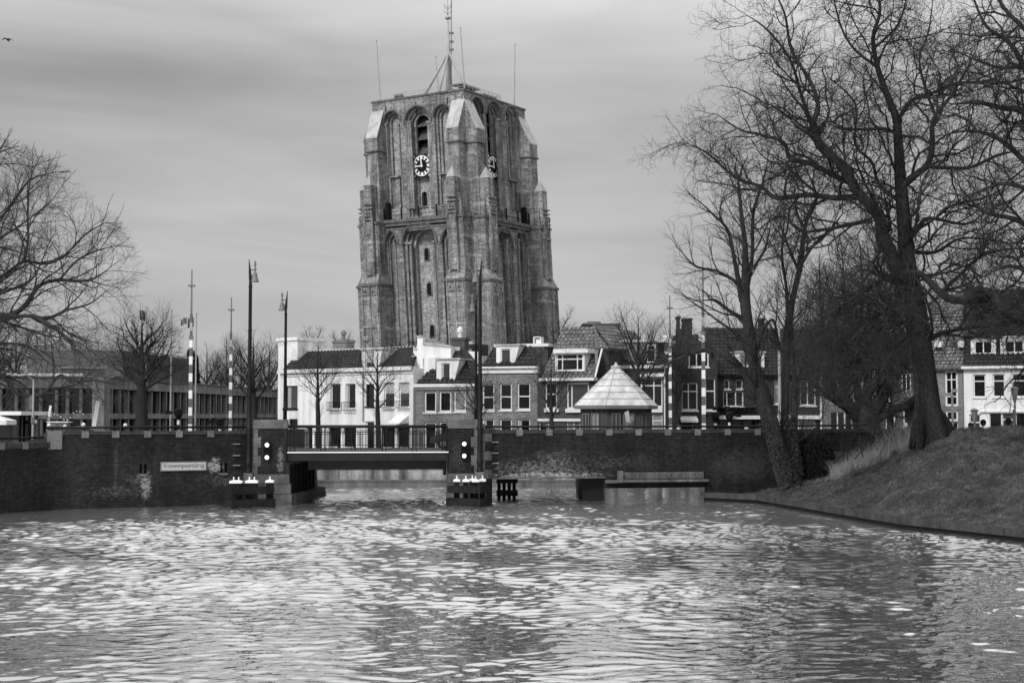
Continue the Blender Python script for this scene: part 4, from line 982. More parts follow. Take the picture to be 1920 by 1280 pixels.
tiles(A, ((531, 695), (679, 691), (679, 655.5), (559, 658.5), .1, -1.9), 'roof', M_tiled, h)
tiles(A, ((708, 690), (774, 687.5), (784, 649), (718, 652.5), .1, -1.9), 'roof', M_tiled, h)
b = MB(); a0, z0 = A.sz(557, 660, -1.9); a1, z1 = A.sz(784, 652, -1.9); zr = A.sz(670, 657, -1.9)[1]; b.box(A, a0, a1, -2.4, -1.86, zr - 1.6, zr + .14); b.build('ridge_cap', M_stucco, h)
r = R(A, 678, 655, 712, 692, -.4); 
dormer(A, (678.5, 656, 716, 691.5), (685, 659, 701.5, 690), h, -2.2, -.1, slant=.25, fw=.06, glass=M_glass2, blind=.6)
b = MB(); a, z = A.sz(524, 637, -1); c, _ = A.sz(560, 637, -1); zz = A.sz(540, 700, -1)[1]; b.box(A, a, c, -3.5, -.9, HZ, z); b.box(A, a - .12, c + .1, -3.6, -.8, z - .1, z + .12)
for k in range(10): b.box(A, a + .1 + k * .125 * 1.0, a + .16 + k * .125, -.9, -.86, z - .4, z - .16)
b.build('side_tower', M_stucco, h)
for px in (633, 641): pass
chimney(A, 624, 649, 638, 652, -3.0, M_brickm, h, 2)
b = MB(); p = [A.T(A.sz(681.5, y, .05)[0], .1, A.sz(681.5, y, .05)[1]) for y in (616, 700, 790)]; b.tube(p[:2], .035, 6); b.tube(p[1:], .05, 6); q = A.sz(693, 632, -.3); b.beam(A.T(A.sz(681.5, 632, 0)[0], .1, q[1]), A.T(q[0], .1, q[1]), .05); b.lathe(A.T(q[0] + .15, .1, q[1] - .15), [(.05, -.25), (.3, -.1), (.34, .1), (.05, .16)], 10); b.build('aerial', M_pole, h)
for x0, x1 in ((618, 640), (646, 668)):
    a, z = A.sz(x0, 754, 0); c, z2 = A.sz(x1, 769, 0); b = MB()
    for zz in (z, z2): b.beam(A.T(a, .25, zz), A.T(c, .25, zz), .04)
    for q in (a, c): b.beam(A.T(q, .02, z), A.T(q, .25, z), .03); b.beam(A.T(q, .25, z2), A.T(q, .25, z), .03)
    for k in range(9): q = a + (c - a) * k / 8; b.beam(A.T(q, .25, z2), A.T(q, .25, z), .02)
    b.build('window_grille', M_iron, h)
for x0, x1 in ((718, 740), (746, 769)):
    a, z = A.sz(x0, 752, 0); c, z2 = A.sz(x1, 764, 0); b = MB()
    for zz in (z, z2): b.beam(A.T(a, .25, zz), A.T(c, .25, zz), .04)
    for k in range(9): q = a + (c - a) * k / 8; b.beam(A.T(q, .25, z2), A.T(q, .25, z), .02)
    b.build('window_grille', M_iron, h)
for x0, x1 in ((617, 640), (645, 668), (717, 741), (745, 769)):
    a, z = A.sz(x0, 797, 0); c, _ = A.sz(x1, 797, 0); b = MB(); b.hexa([A.T(a, .0, z - .12), A.T(c, .0, z - .12), A.T(c, .45, z - .2), A.T(a, .45, z - .2), A.T(a, .0, z - .02), A.T(c, .0, z - .02), A.T(c, .45, z - .14), A.T(a, .45, z - .14)]); b.build('awning', M_iron, h)
a, z = A.sz(744, 778, 0); c, _ = A.sz(767, 778, 0); b = MB(); b.hexa([A.T(a, .05, z - .5), A.T(c, .05, z - .5), A.T(c, .9, z - .58), A.T(a, .9, z - .58), A.T(a, .0, z), A.T(c, .0, z), A.T(c, .9, z - .5), A.T(a, .9, z - .5)]); b.build('sun_awning', M_white, h)
# --- white stepped gable
G = Fac.px(770, 93.6, 868, 92.4)
h = thing('gabled_house', 'tall white house wall with stepped gable between the long white house and the hipped roof', 'house', G.T(3, -3, HZ))
g = lambda x, y: G.sz(x, y)
pts = [(g(771, 700)[0], HZ), (g(845, 700)[0], HZ)] + [g(x, y) for x, y in ((868, 690), (868, 664), (843, 648), (792.5, 644), (792.5, 632), (782, 632), (782, 655), (777, 655), (777, 669), (773.5, 669), (773.5, 683), (771, 683))]
pts[2] = (pts[1][0], pts[2][1]); pts = pts[:2] + [(pts[1][0], g(845, 649)[1])] + pts[5:]
facade(G, h, pts, [W(G, 793, 672, 799, 690, fw=.05, glass=M_glass3)], M_stucco, body=6, bz=g(800, 650)[1])
b = MB()
for x0, x1, y in ((781, 793.5, 631.5), (776, 782, 655), (772.5, 777, 669), (769.5, 773.5, 683)):
    a, z = g(x0, y); c, _ = g(x1, y); b.box(G, a, c, -.4, .08, z, z + .08)
a, z = g(793, 643.5); c, z2 = g(845, 648.5); b.hexa([G.T(a, -.4, z - .08), G.T(c, -.4, z2 - .08), G.T(c, .08, z2 - .08), G.T(a, .08, z - .08), G.T(a, -.4, z + .05), G.T(c, -.4, z2 + .05), G.T(c, .08, z2 + .05), G.T(a, .08, z + .05)])
b.build('coping', M_lead, h)
b = MB(); a, z = g(801, 671); c, z2 = g(822, 700); b.box(G, a, c, 0, .5, z2, z); b.build('roof_box', M_stucco, h)
chimney(G, 732, 738, 633, 648, -2.5, M_stucco, h) if False else None
# --- hipped roof house
C = Fac.px(779, 92.2, 897, 90.8)
h = thing('hipped_house', 'narrow grey brick house with dark hipped roof and white dormer beside the stepped gable', 'house', C.T(2, -3, HZ))
zt = C.sz(836, 730)[1]
facade(C, h, [(.02, HZ), (C.len - .1, HZ), (C.len - .1, zt), (.02, zt)], [W(C, 795, 733.5, 818, 773, fw=.11), W(C, 823, 733, 846, 772.5, fw=.11), W(C, 850.5, 732.5, 873.5, 771.5, fw=.11, glass=M_glass3),
        Wb(C, 795, 791, 818, fw=.11), Wb(C, 823, 790, 846, fw=.11), Wb(C, 850.5, 790, 873.5, fw=.11)], M_brickm)
b = MB(); z1 = C.sz(836, 720)[1]; b.box(C, -.1, C.len, -.3, .28, zt + .16, z1 + .02); b.box(C, 0, C.len - .08, -.3, .1, zt, zt + .158); b.build('cornice', M_frame, h)
tiles(C, ((780, 720), (893, 717.5), (865, 655), (845, 656), .25, -2.1), 'roof', M_tiled, h)
s0, z0 = C.sz(893, 718, .2); s2, z1 = C.sz(865, 655, -2.1); b = MB(); T = C.T
b.hexa([T(s0 - .1, -5.6, z0), T(s0, .1, z0), T(s0 - .4, .1, z0), T(s0 - .4, -5.6, z0), T(s2, -3.4, z1 + .02), T(s2 + .08, -2.1, z1 + .04), T(s2 - .1, -2.1, z1 + .02), T(s2 - .1, -3.4, z1)])
b.tube([T(s0, .22, z0 + .05), T(s2, -2.1, z1 + .08)], .09, 6); b.build('hip', M_tiled, h)
b = MB(); a, z = C.sz(846, 654, -2.1); c, _ = C.sz(864, 654, -2.1); b.box(C, a, c, -2.4, -1.95, z - .12, z + .12); b.build('ridge_cap', M_lead, h)
dormer(C, (818.5, 674, 861.5, 713.5), (827, 680.5, 844, 711.5), h, -2.2, .02, slant=.33, fw=.06, glass=M_glass2, curtain=.15)
chimney(C, 846, 871, 633, 660, -3.0, M_brickd, h, 1)
b = MB(); a, z = C.sz(868, 658, -3); c, z2 = C.sz(900, 697, -3); b.panel(C, [(a, z2), (c, z2), (c, z - .05), (a - .1, z)], [], -3.3, -3.0); b.build('side_parapet', M_stucco, h)
band(C, 873, 906, 646, 666, -6, -5, 'rear_roof', M_tiled, h); band(C, 874, 886, 640, 645, -5.6, -5, 'roof_hatch', M_lead, h)
# --- brick house with slate mansard
Dd = Fac.px(896, 90.6, 1008, 89.2)
h = thing('mansard_house', 'grey brick house with six white framed windows right of the tall lamp', 'house', Dd.T(2, -3, HZ))
zt = Dd.sz(950, 699.5)[1]
facade(Dd, h, [(.02, HZ), (Dd.len, HZ), (Dd.len, zt), (.02, zt)], [W(Dd, x0, 719.5 - i, x1, 769.5 - i * .7, fw=.09, trans=(.5,)) for i, (x0, x1) in enumerate(((904, 926.5), (936.5, 959.5), (969.5, 994)))] +
       [W(Dd, x0, 785, x1, 815, fw=.09, curtain=.2 * (i != 1)) for i, (x0, x1) in enumerate(((904, 926.5), (936.5, 959.5), (969.5, 994)))], M_brickm)
b = MB(); z1 = Dd.sz(950, 687)[1]; b.box(Dd, 0, Dd.len, -.3, .1, zt, z1 - .12); b.box(Dd, -.05, Dd.len + .03, -.3, .25, z1 - .118, z1); b.build('cornice', M_frame, h)
tiles(Dd, ((903, 686), (1007, 684), (998, 649), (927, 650), .15, -1.1), 'roof', M_tiled, h)
dormer(Dd, (930.5, 648, 973.5, 685.5), (938.5, 653.5, 957.5, 685), h, -1.6, .02, slant=.35, fw=.07, glass=M_glass2)
band(Dd, 926, 1028, 644.5, 650, -2.4, -1.05, 'roof_trim', M_frame, h)
b = MB(); a, z = Dd.sz(996, 650, -1.2); c, _ = Dd.sz(1026, 650, -1.2); z0 = HZ; b.box(Dd, Dd.len + .003, c, -7, -1.3, z0, z); b.build('side_wall', M_brickd, h)
b = MB(); a, z = Dd.sz(1000, 631, -2); c, z0 = Dd.sz(1014, 646, -2); w = .05
for q in ((a, a + w, z0, z), (c - w, c, z0, z), (a, c, z - w, z), (a, c, z0, z0 + w)): b.box(Dd, q[0], q[1], -2.6, -2, q[2], q[3])
b.box(Dd, a + .1, c - .1, -2.5, -2.2, z0 + .05, z - .12); b.build('roof_unit', M_frame, h)
# --- light tiled house
E = Fac.px(1008, 89.0, 1117, 87.5)
h = thing('tiled_house', 'dark brick house with pale weathered tile roof and wide dormer window left of the hut', 'house', E.T(2, -3, HZ))
zt = E.sz(1060, 714)[1]
facade(E, h, [(-.02, HZ), (E.len, HZ), (E.len, zt), (-.02, zt)], [W(E, 1022, 717, 1044, 765, fw=.08, trans=(.55,)), W(E, 1062, 717, 1104, 766, fw=.1, mull=(.22,), glass=M_glass2),
      W(E, 1010, 790, 1026, 812, fw=.06), W(E, 1026.5, 790, 1036, 812, fw=.06), W(E, 1062, 788, 1088, 812, fw=.07, mull=(.5,), glass=M_glass3)], M_brickd)
b = MB(); z1 = E.sz(1060, 708.5)[1]; b.box(E, .2, E.len + .02, -.3, .35, zt + .003, z1); b.build('cornice', M_frame, h)
band(E, 1008, 1117, 784.5, 789.5, 0, .1, 'lintel_band', M_frame, h)
for x0, x1, y in ((1020, 1047, 766), (1060, 1107, 767)): band(E, x0, x1, y, y + 6, 0, .15, 'sill', M_frame, h)
tiles(E, ((1016, 708), (1116, 708), (1113, 612), (1056, 615), .3, -3.0), 'roof', M_tilem, h, .3, .38)
dormer(E, (1041, 656, 1096, 696), (1043, 663, 1093, 694.5), h, -2.3, .1, fw=.07, mull=(.22, .78), trans=(.68,), mat=M_frame)
band(E, 1037, 1102, 655, 661.5, -1.5, .35, 'dormer_cornice', M_frame, h)
s0, z0 = E.sz(1116, 708, .25); s1, z1 = E.sz(1113, 612, -3); sm, zm = E.sz(1116, 655, -1.6)
b = MB(); b.tube([E.T(s0, .3, z0), E.T(s0, -1.0, zm)], .06, 6); b.build('verge', M_frame, h)
b = MB(); b.tube([E.T(s0, -1.0, zm), E.T(s1, -3.0, z1 + .03)], .1, 6); b.build('hip', M_tilem, h)
# side roof running away to the right
Es = Fac(E.T(s1, -3.0, 0), Vector((.48, .877, 0)), Vector((.877, -.48, 0)))
tiles_m(Es, -.3, 7.0, 5.9, 0, z1 - 1.45, z1, 1.35, 0, 'roof', M_tilem, h, .3, .38)
b = MB(); b.box(Es, .1, 7.0, -3, 1.0, HZ, z1 - 1.4); b.box(E, E.len - .2, s0 - .02, -2.6, -.3, HZ, z0); b.build('side_wall', M_brickd, h)
# --- house behind the hut
K = Fac.px(1134, 92.5, 1250, 91.2)
h = thing('flat_roofed_house', 'brick house behind the bridge keeper hut with white gutter and big white window', 'house', K.T(2, -3, HZ))
zt = K.sz(1190, 691)[1]
facade(K, h, [(0, HZ), (K.len, HZ), (K.len, zt), (0, zt)], [W(K, 1200, 707, 1242, 763, fw=.1, mull=(.6,), trans=(.72,), sill=False), W(K, 1145, 707, 1170, 755, fw=.1, trans=(.6,)), W(K, 1222, 776, 1242, 808, fw=.07, trans=(.3, .6), glass=M_glass3)], M_brickd)
b = MB(); z1 = K.sz(1190, 684.5)[1]; b.box(K, -.1, K.len + .05, -.3, .3, zt + .003, z1); b.build('gutter', M_frame, h)
band(K, 1197, 1245, 699.5, 706, 0, .3, 'window_head', M_frame, h); band(K, 1222, 1242, 763, 773, 0, .1, 'panel', M_frame, h)
tiles(K, ((1137, 685), (1249, 684), (1242, 641), (1152, 642), .2, -.9), 'roof', M_tiled, h)
dormer(K, (1157, 641.5, 1232, 684), (1161, 646, 1176, 682), h, -2, .05, fw=.07, trans=(.7,), mat=M_grey, glass=M_glass3)
window(K, R(K, 1213, 646, 1230, 680, .08), h, .14, fw=.08, trans=(.7,), sill=False, depth=.02)
band(K, 1148, 1252, 637, 642, -2.5, .1, 'roof_trim', M_frame, h)
b = MB(); a, z = K.sz(1246, 690, .1); b.tube([K.T(a, .12, z), K.T(a, .12, HZ)], .05, 6); b.build('drainpipe', M_frame, h)
chimney(K, 1265 - 20, 1255, 628, 640, -1, M_frame, h)
# distant flat block
h = thing('distant_block', 'plain grey flat topped block far behind the pale tiled roof', 'building', (XD(1130, 160), 160, HZ))
b = MB(); F_ = Fac.px(1094, 160, 1164, 160); b.box(F_, 0, 1.2, -8, 0, HZ, F_.sz(1100, 605)[1]); b.box(F_, 1.2, F_.len, -8, .3, HZ, F_.sz(1130, 608)[1]); b.box(F_, .5, 2, -6, -.4, F_.sz(1100, 605)[1], F_.sz(1110, 602)[1]); b.build('wall', M_grey, h)
b = MB(); b.box(F_, -.1, F_.len + .1, -8.1, .4, F_.sz(1130, 608.5)[1], F_.sz(1130, 606.5)[1]); b.build('roof_edge', M_stoneblk, h)
# --- stepped gable brick house, right
Q = Fac.px(1256, 95.5, 1346, 95.5)
q = lambda x, y: Q.sz(x, y)
h = thing('gabled_house', 'black brick house with stepped gable and chimneys behind the striped barriers', 'house', Q.T(2, -3, HZ))
pts = [(q(1257, 700)[0], HZ), (q(1345, 700)[0], HZ)] + [q(x, y) for x, y in ((1345, 672), (1333, 672), (1333, 655), (1321, 655), (1321, 640), (1310, 640), (1310, 627), (1298, 627), (1298, 604), (1279, 604), (1279, 616), (1268, 616), (1268, 629), (1261, 629), (1261, 645), (1257, 645))]
facade(Q, h, pts, [W(Q, 1277, 717, 1308, 769, fw=.09, mull=(.45,), trans=(.68,)), W(Q, 1322, 709, 1341, 769, fw=.07, trans=(.6,)), W(Q, 1291, 661, 1329, 688, fw=.09, mull=(.4,)), W(Q, 1262, 788, 1300, 812, fw=.06)], M_brickx, body=7, bz=q(1300, 660)[1])
chimney(Q, 1281, 1297, 596, 606, -.1, M_brickx, h); chimney(Q, 1270, 1275, 592, 618, -.1, M_brickx, h)
a, z = q(1274, 780); c, z0 = q(1306, 787); b = MB(); b.hexa([Q.T(a, 0, z0), Q.T(c, 0, z0), Q.T(c, .9, z0 - .15), Q.T(a, .9, z0 - .15), Q.T(a, 0, z), Q.T(c, 0, z), Q.T(c, .9, z0), Q.T(a, .9, z0)]); b.build('awning', M_white, h)
# --- long roofed dark house
Z = Fac.px(1346, 96.5, 1538, 98)
h = thing('shop_house', 'long dark brick house with tall tile roof and white shop band behind the leaning tree', 'house', Z.T(4, -3, HZ))
zt = Z.sz(1440, 703)[1]
facade(Z, h, [(0, HZ), (Z.len, HZ), (Z.len, zt), (0, zt)], [W(Z, 1358, 711.5, 1368.5, 729, fw=.06), W(Z, 1380, 711.5, 1393, 729, fw=.06), W(Z, 1421, 711, 1438.5, 728, fw=.06), W(Z, 1356, 733, 1394.5, 762, fw=.07, mull=(.2, .63)), W(Z, 1452, 712, 1463, 757, fw=.07, trans=(.7,), glass=M_glass3),
      W(Z, 1500, 713, 1530, 760, fw=.08, mull=(.5,)), W(Z, 1350, 787, 1422, 815, fw=.05, mull=(.3, .6), frame=iron), W(Z, 1450, 788, 1530, 815, fw=.08, mull=(.3, .6), glass=M_glass3)], M_brickx)
band(Z, 1324, 1540, 778.5, 785.5, 0, .25, 'shop_band', M_frame, h); band(Z, 1352, 1420, 763, 766, 0, .6, 'balcony', M_iron, h)
tiles(Z, ((1322, 704), (1540, 703), (1540, 615), (1318, 617), .3, -3.8), 'roof', M_tilex, h, .3, .36)
dormer(Z, (1384, 661, 1433, 689), (1387, 664, 1430, 687), h, -3, -.3, fw=.08, mull=(.5,), glass=M_glass3, mat=M_frame)
chimney(Z, 1429, 1433, 596, 618, -4, M_brickx, h)
a, z = Z.sz(1538.5, 690, .1); b = MB(); b.tube([Z.T(a, .1, z), Z.T(a, .1, HZ)], .07, 6); b.build('drainpipe', M_frame, h)
for x in (1341, 1366.5):  # wall lanterns on brackets
    a, z = Z.sz(x, 768, .8); b = MB(); b.beam(Z.T(a, 0, z + .2), Z.T(a, .8, z + .2), .06); b.lathe(Z.T(a, .8, z - .25), [(.05, 0), (.16, .1), (.2, .35), (.05, .5)], 8); b.build('lantern', M_iron, h)
# --- pale brick house
Y_ = Fac.px(1541, 98, 1640, 99)
h = thing('corner_house', 'mid grey brick house with white doors half hidden behind the pollarded tree', 'house', Y_.T(2, -3, HZ))
zt = Y_.sz(1590, 690)[1]
facade(Y_, h, [(0, HZ), (Y_.len, HZ), (Y_.len, zt), (0, zt)], [W(Y_, 1557, 771, 1586, 812, fw=.08, mull=(.5,)), W(Y_, 1600, 712, 1618, 750, fw=.08, trans=(.6,)), W(Y_, 1612, 778, 1628, 812, fw=.08)], M_brickm)
tiles(Y_, ((1540, 691), (1642, 691), (1640, 630), (1542, 630), .3, -3), 'roof', M_tilex, h)
X_ = Fac.px(1642, 99, 1744, 98)
h = thing('porch_house', 'brick house with small tiled porch left of the big tree trunk', 'house', X_.T(2, -3, HZ))
zt = X_.sz(1700, 690)[1]
facade(X_, h, [(.003, HZ), (X_.len, HZ), (X_.len, zt), (.003, zt)], [W(X_, 1655, 705, 1668, 750, fw=.08, trans=(.6,)), W(X_, 1690, 700, 1708, 748, fw=.08, mull=(.5,)), W(X_, 1660, 770, 1678, 812, fw=.08), W(X_, 1693, 750, 1718, 815, fw=.09, glass=M_dark)], M_brickd)
tiles(X_, ((1640, 691), (1746, 691), (1746, 625), (1642, 628), .3, -3), 'roof', M_tilex, h)
tiles(X_, ((1685, 746), (1722, 746), (1722, 732), (1690, 732), 1.0, .05), 'porch_roof', M_tilem, h)
# --- tall brick house and white house at the right
I_ = Fac.px(1744, 97.5, 1807, 96.5)
h = thing('narrow_brick_house', 'grey brick house with one tall white stair window beside the white house', 'house', I_.T(1, -3, HZ))
zt = I_.sz(1775, 692)[1]
facade(I_, h, [(.003, HZ), (I_.len, HZ), (I_.len, zt), (.003, zt)], [W(I_, 1771, 695, 1795.5, 761, fw=.13, mull=(.5,), trans=(.27, .75), sill=False), W(I_, 1773, 769, 1796, 789, fw=.12, mull=(.5,), sill=False), W(I_, 1775, 791, 1796, 818, fw=.06), W(I_, 1750, 700, 1756, 722, fw=.1)], M_brickm)
tiles(I_, ((1744, 692), (1808, 692), (1806, 545), (1744, 552), .3, -5.2), 'roof', M_tilem, h)
for x0, x1 in ((1753, 1766), (1797, 1808)):
    r = R(I_, x0, 642, x1, 651, -.9); b = MB(); b.panel(I_, arch(r[0], r[1], r[2], r[3] + .15, 'round', 5), [], -2.4, -.7); b.build('dormer', M_frame, h)
J = Fac.px(1808, 96, 1990, 93.5)
h = thing('white_house', 'white house with three upper windows, dark tiled roof and white dormers at the right edge', 'house', J.T(3, -3, HZ))
zt = J.sz(1870, 691)[1]
facade(J, h, [(0, HZ), (J.len, HZ), (J.len, zt), (0, zt)], [W(J, 1824.5, 701.5, 1848, 744.5, fw=.08, trans=(.7,)), W(J, 1861, 701, 1884, 744, fw=.08, trans=(.7,)), W(J, 1897, 700.5, 1929, 744, fw=.08, trans=(.7,)), W(J, 1945, 700, 1970, 744, fw=.08, trans=(.7,)),
      W(J, 1817, 776, 1839, 815, fw=.09, trans=(.6,), glass=M_glass2), W(J, 1855, 774, 1878, 815, fw=.05), W(J, 1879, 774, 1901, 815, fw=.05, trans=(.7,), glass=M_glass2), W(J, 1904, 774, 1930, 815, fw=.05), W(J, 1935, 774, 1960, 815, fw=.05)], M_stucco)
b = MB(); z1 = J.sz(1870, 686)[1]; b.box(J, -.12, J.len, -.3, .35, zt + .003, z1); b.build('gutter', M_frame, h)
band(J, 1836, 1985, 769.5, 773, 0, .12, 'string_course', M_frame, h)
tiles(J, ((1806, 687), (1990, 686), (1990, 605), (1808, 608), .3, -3.0), 'roof', M_tiled, h)
dormer(J, (1820, 635, 1867, 667), (1826, 638, 1861, 664), h, -3, -.6, fw=.1, mull=(.5,), mat=M_frame, glass=M_glass)
dormer(J, (1875, 632, 1935, 665), (1883, 637, 1930, 662), h, -3, -.6, fw=.1, mull=(.4, .75), mat=M_frame, glass=M_glass)
tiles(J, ((1808, 608), (1990, 605), (1990, 540), (1760, 547), -3.05, -8.5), 'roof', M_tilex, h)
# --- low modern building, left
MZ = 2.3
Ma = Fac.px(-160, 104, 178, 105); Mc = Fac(P(178, YH, 105) * Vector((1, 1, 0)) if False else Vector((XD(182, 105), 105, 0)), (1, 0, 0), (0, -1, 0))
p0 = Vector((XD(182, 105), 105, 0)); p1 = Vector((XD(525, 163), 163, 0)); e = (p1 - p0); Mln = e.length; e.normalize(); Mb = Fac(p0, e, Vector((e.y, -e.x, 0)))
h = thing('office_building', 'low modern two storey building with close vertical concrete fins at the left', 'building', p0 + Vector((-5, 8, MZ)))
zT, zW, zS, zL = 6.72, 5.95, 4.12, 3.72
def fins(F, ln, step, dpt=.45, w=.14):
    n = int(ln / step)
    for k in range(n):
        a = .3 + k * step + (.16 if k % 3 == 1 else 0); b = MB(); b.box(F, a, a + w, -.05, dpt, zS, zW); b.build('fin', M_conc if F is Mb else M_concd, h)
        b = MB(); b.box(F, a + .1, a + .1 + w * .8, -.05, dpt, MZ, zL); b.build('fin', M_conc if F is Mb else M_concd, h)
    b = MB(); b.box(F, 0, ln, -.3, -.08, MZ, zW); b.build('glazing', M_glass, h)
    b = MB(); b.box(F, 0, ln, -12, dpt + .1, zW, zT); b.box(F, 0, ln, -.29, dpt + .08, zL, zS); b.build('concrete_band', M_conc if F is Mb else M_concd, h)
    b = MB(); b.box(F, -.1, ln, -.5, dpt + .2, zT, zT + .1); b.build('roof_edge', M_stoneblk, h)
fins(Ma, Ma.len, .95, .4, .22); fins(Mb, Mln, 1.9, .28, .26)
b = MB(); b.box(Fac(p0 + Vector((-.05, 0, 0)), (1, 0, 0), (0, -1, 0)), -.1, .75, -1, .62, MZ, zT + .02); b.build('corner_column', M_conc, h)
b = MB(); b.box(Mb, .1, Mln, -10, -1.2, MZ, zW); b.box(Ma, 0, Ma.len, -10, -.9, MZ, zW); b.build('inner_wall', M_dark, h)
b = MB()   # lumpy light membrane edge along the left roof
a0, a1 = Ma.sz(5, 705)[0], Ma.sz(150, 705)[0]
for k in range(26):
    s = a0 + (a1 - a0) * k / 26; b.hexa([Ma.T(s, .2, zT + .12), Ma.T(s + .45, .2, zT + .12), Ma.T(s + .45, -.3, zT + .12), Ma.T(s, -.3, zT + .12), Ma.T(s + .05, .1, zT + .2 + .12 * abs(math.sin(k * 1.3))), Ma.T(s + .4, .1, zT + .2 + .12 * abs(math.sin(k * 1.3 + .5))), Ma.T(s + .4, -.2, zT + .2), Ma.T(s + .05, -.2, zT + .2)])
b.build('roof_lining', M_lead, h)
# roof storey of seamed metal
Nf = Fac.px(95, 116, 238, 118); Ng = Fac.px(238, 118, 362, 140)
ro = thing('hall_roof', 'dark seamed metal roof storey with rooftop railings behind the low modern building', 'building', Nf.T(3, -3, MZ))
b = MB(); za = Nf.sz(160, 690)[1]; T = Nf.T; b.hexa([T(0, 0, MZ), T(Nf.len, 0, MZ), T(Nf.len, -9, MZ), T(0, -9, MZ), T(.8, -1.0, za), T(Nf.len, -1.0, za), T(Nf.len, -8, za), T(.8, -8, za)])
zb2 = Ng.sz(262, 660)[1]; zb3 = Ng.sz(360, 672)[1]; T = Ng.T; b.hexa([T(0, 0, MZ), T(Ng.len, 0, MZ), T(Ng.len, -9, MZ), T(0, -9, MZ), T(.3, -.6, zb2), T(Ng.len, -.6, zb3), T(Ng.len, -8, zb3), T(.3, -8, zb2)]); b.build('roof', M_seam, ro)
b = MB()
for k in range(44): s = Ng.len * k / 44; b.beam(Ng.T(s, .02, MZ), Ng.T(s + .05, -.58, zb2 + (zb3 - zb2) * k / 44), .05, .08)
for k in range(30): s = Nf.len * k / 30; b.beam(Nf.T(s, .02, MZ), Nf.T(s + .05, -.98, za), .05, .08)
b.build('seam', M_seam, ro)
b = MB()
for zz in (.55, 1.0): b.beam(Ng.T(.2, -1, zb2 + zz), Ng.T(Ng.len * .35, -1, zb2 + zz + (zb3 - zb2) * .35), .05); b.beam(Ng.T(Ng.len * .8, -1, zb3 + zz), Ng.T(Ng.len, -1, zb3 + zz), .05)
for k in range(6): s = .2 + Ng.len * .07 * k; b.beam(Ng.T(s, -1, zb2 - .1), Ng.T(s, -1, zb2 + 1.0), .05)
b.beam(Ng.T(0, .0, zb2 + .02), Ng.T(Ng.len, .0, zb3 + .02), .12); b.beam(Nf.T(0, -.9, za + .05), Nf.T(Nf.len, -.9, za + .05), .07); b.build('roof_rail', M_pole, ro)
# --- bridge keeper's hut
hD = 77.5; hx = XD(1155, hD); hz = 2.3; rr0 = (1235 - 1075) / 2 * hD / FPX * 1.0
zE = 4 + (YH - 760) * hD / FPX; zA = 4 + (YH - 688) * hD / FPX
h = thing('bridge_keeper_hut', 'eight sided bridge keeper hut with pale pyramid roof behind the wall railing', 'hut', (hx, hD, hz))
n = 6; ro_ = math.radians(-108)
def octp(r, z, k): a = 2 * math.pi * k / n + ro_; return (hx + r * math.cos(a), hD + r * math.sin(a), z)
b = MB(); ap = .14; lev = 6
for k in range(n):
    for j in range(lev):
        u0, u1 = j / lev, (j + 1) / lev; r0 = rr0 + (ap - rr0) * u0; r1 = rr0 + (ap - rr0) * u1; z0 = zE + (zA - zE) * u0; z1 = zE + (zA - zE) * u1 + .012
        b.add([octp(r0 + .02, z0, k), octp(r0 + .02, z0, k + 1), octp(r1 + .02, z1 - .012, k + 1), octp(r1 + .02, z1 - .012, k)], [(0, 1, 2, 3)])
b.build('roof', M_zinc, h)
b = MB()
for k in range(n): b.beam(octp(rr0 + .01, zE + .02, k), octp(ap, zA + .03, k), .035)
for j in range(1, lev):
    u = j / lev; r = rr0 + (ap - rr0) * u + .03; z = zE + (zA - zE) * u + .015
    for k in range(n): b.beam(octp(r, z, k), octp(r, z, k + 1), .022)
b.build('roof_seam', M_pole, h)
b = MB(); b.lathe((hx, hD, zA - .05), [(.26, 0), (.28, .1), (.12, .14), (.06, .2), (.06, .3)], 8); b.build('finial', M_zinc, h)
b = MB(); b.lathe((hx, hD, zE - .2), [(rr0 - .3, 0), (rr0 + .05, .02), (rr0 + .06, .19), (rr0 - .3, .195)], 6, rot=ro_); b.build('fascia', M_grey, h)
rw_ = (1227 - 1089) / 2 * hD / FPX
b = MB(); b.lathe((hx, hD, hz), [(rw_, 0), (rw_, zE - .2 - hz)], 6, rot=ro_)
for k in range(n):
    for j in range(10):
        if j % 2: p = Vector(octp(rw_ + .01, hz, k)).lerp(Vector(octp(rw_ + .01, hz, k + 1)), j / 10); b.beam(p, p + Vector((0, 0, zE - .2 - hz)), .05)
b.build('wall', M_clad, h)
for k in range(n):
    a = Vector(octp(rw_, 0, k)); c = Vector(octp(rw_, 0, k + 1)); mid = (a + c) / 2
    if mid.y > hD: continue
    d = (c - a); ln = d.length; d.normalize(); nn = Vector((d.y, -d.x, 0)); nn = nn if nn.dot(mid - Vector((hx, hD, 0))) > 0 else -nn
    f = Fac(a, d, nn); f.len = ln
    for w0, w1, gl in ((.12, .36, M_glass2), (.44, .74, M_glass3)): window(f, (ln * w0, ln * w1, hz + .8, zE - .42), h, .19, fw=.05, mull=(.5,), glass=gl, frame=M_grey, sill=False)
p = P(1180, 780, hD - rw_ - .25); b = MB(); b.hexa([p + Vector(v) for v in ((-.16, 0, -.26), (.06, 0, -.36), (.06, .04, -.36), (-.16, .04, -.26), (-.26, 0, .2), (-.04, 0, .3), (-.04, .04, .3), (-.26, .04, .2))]); b.build('notice_board', M_sign, h)
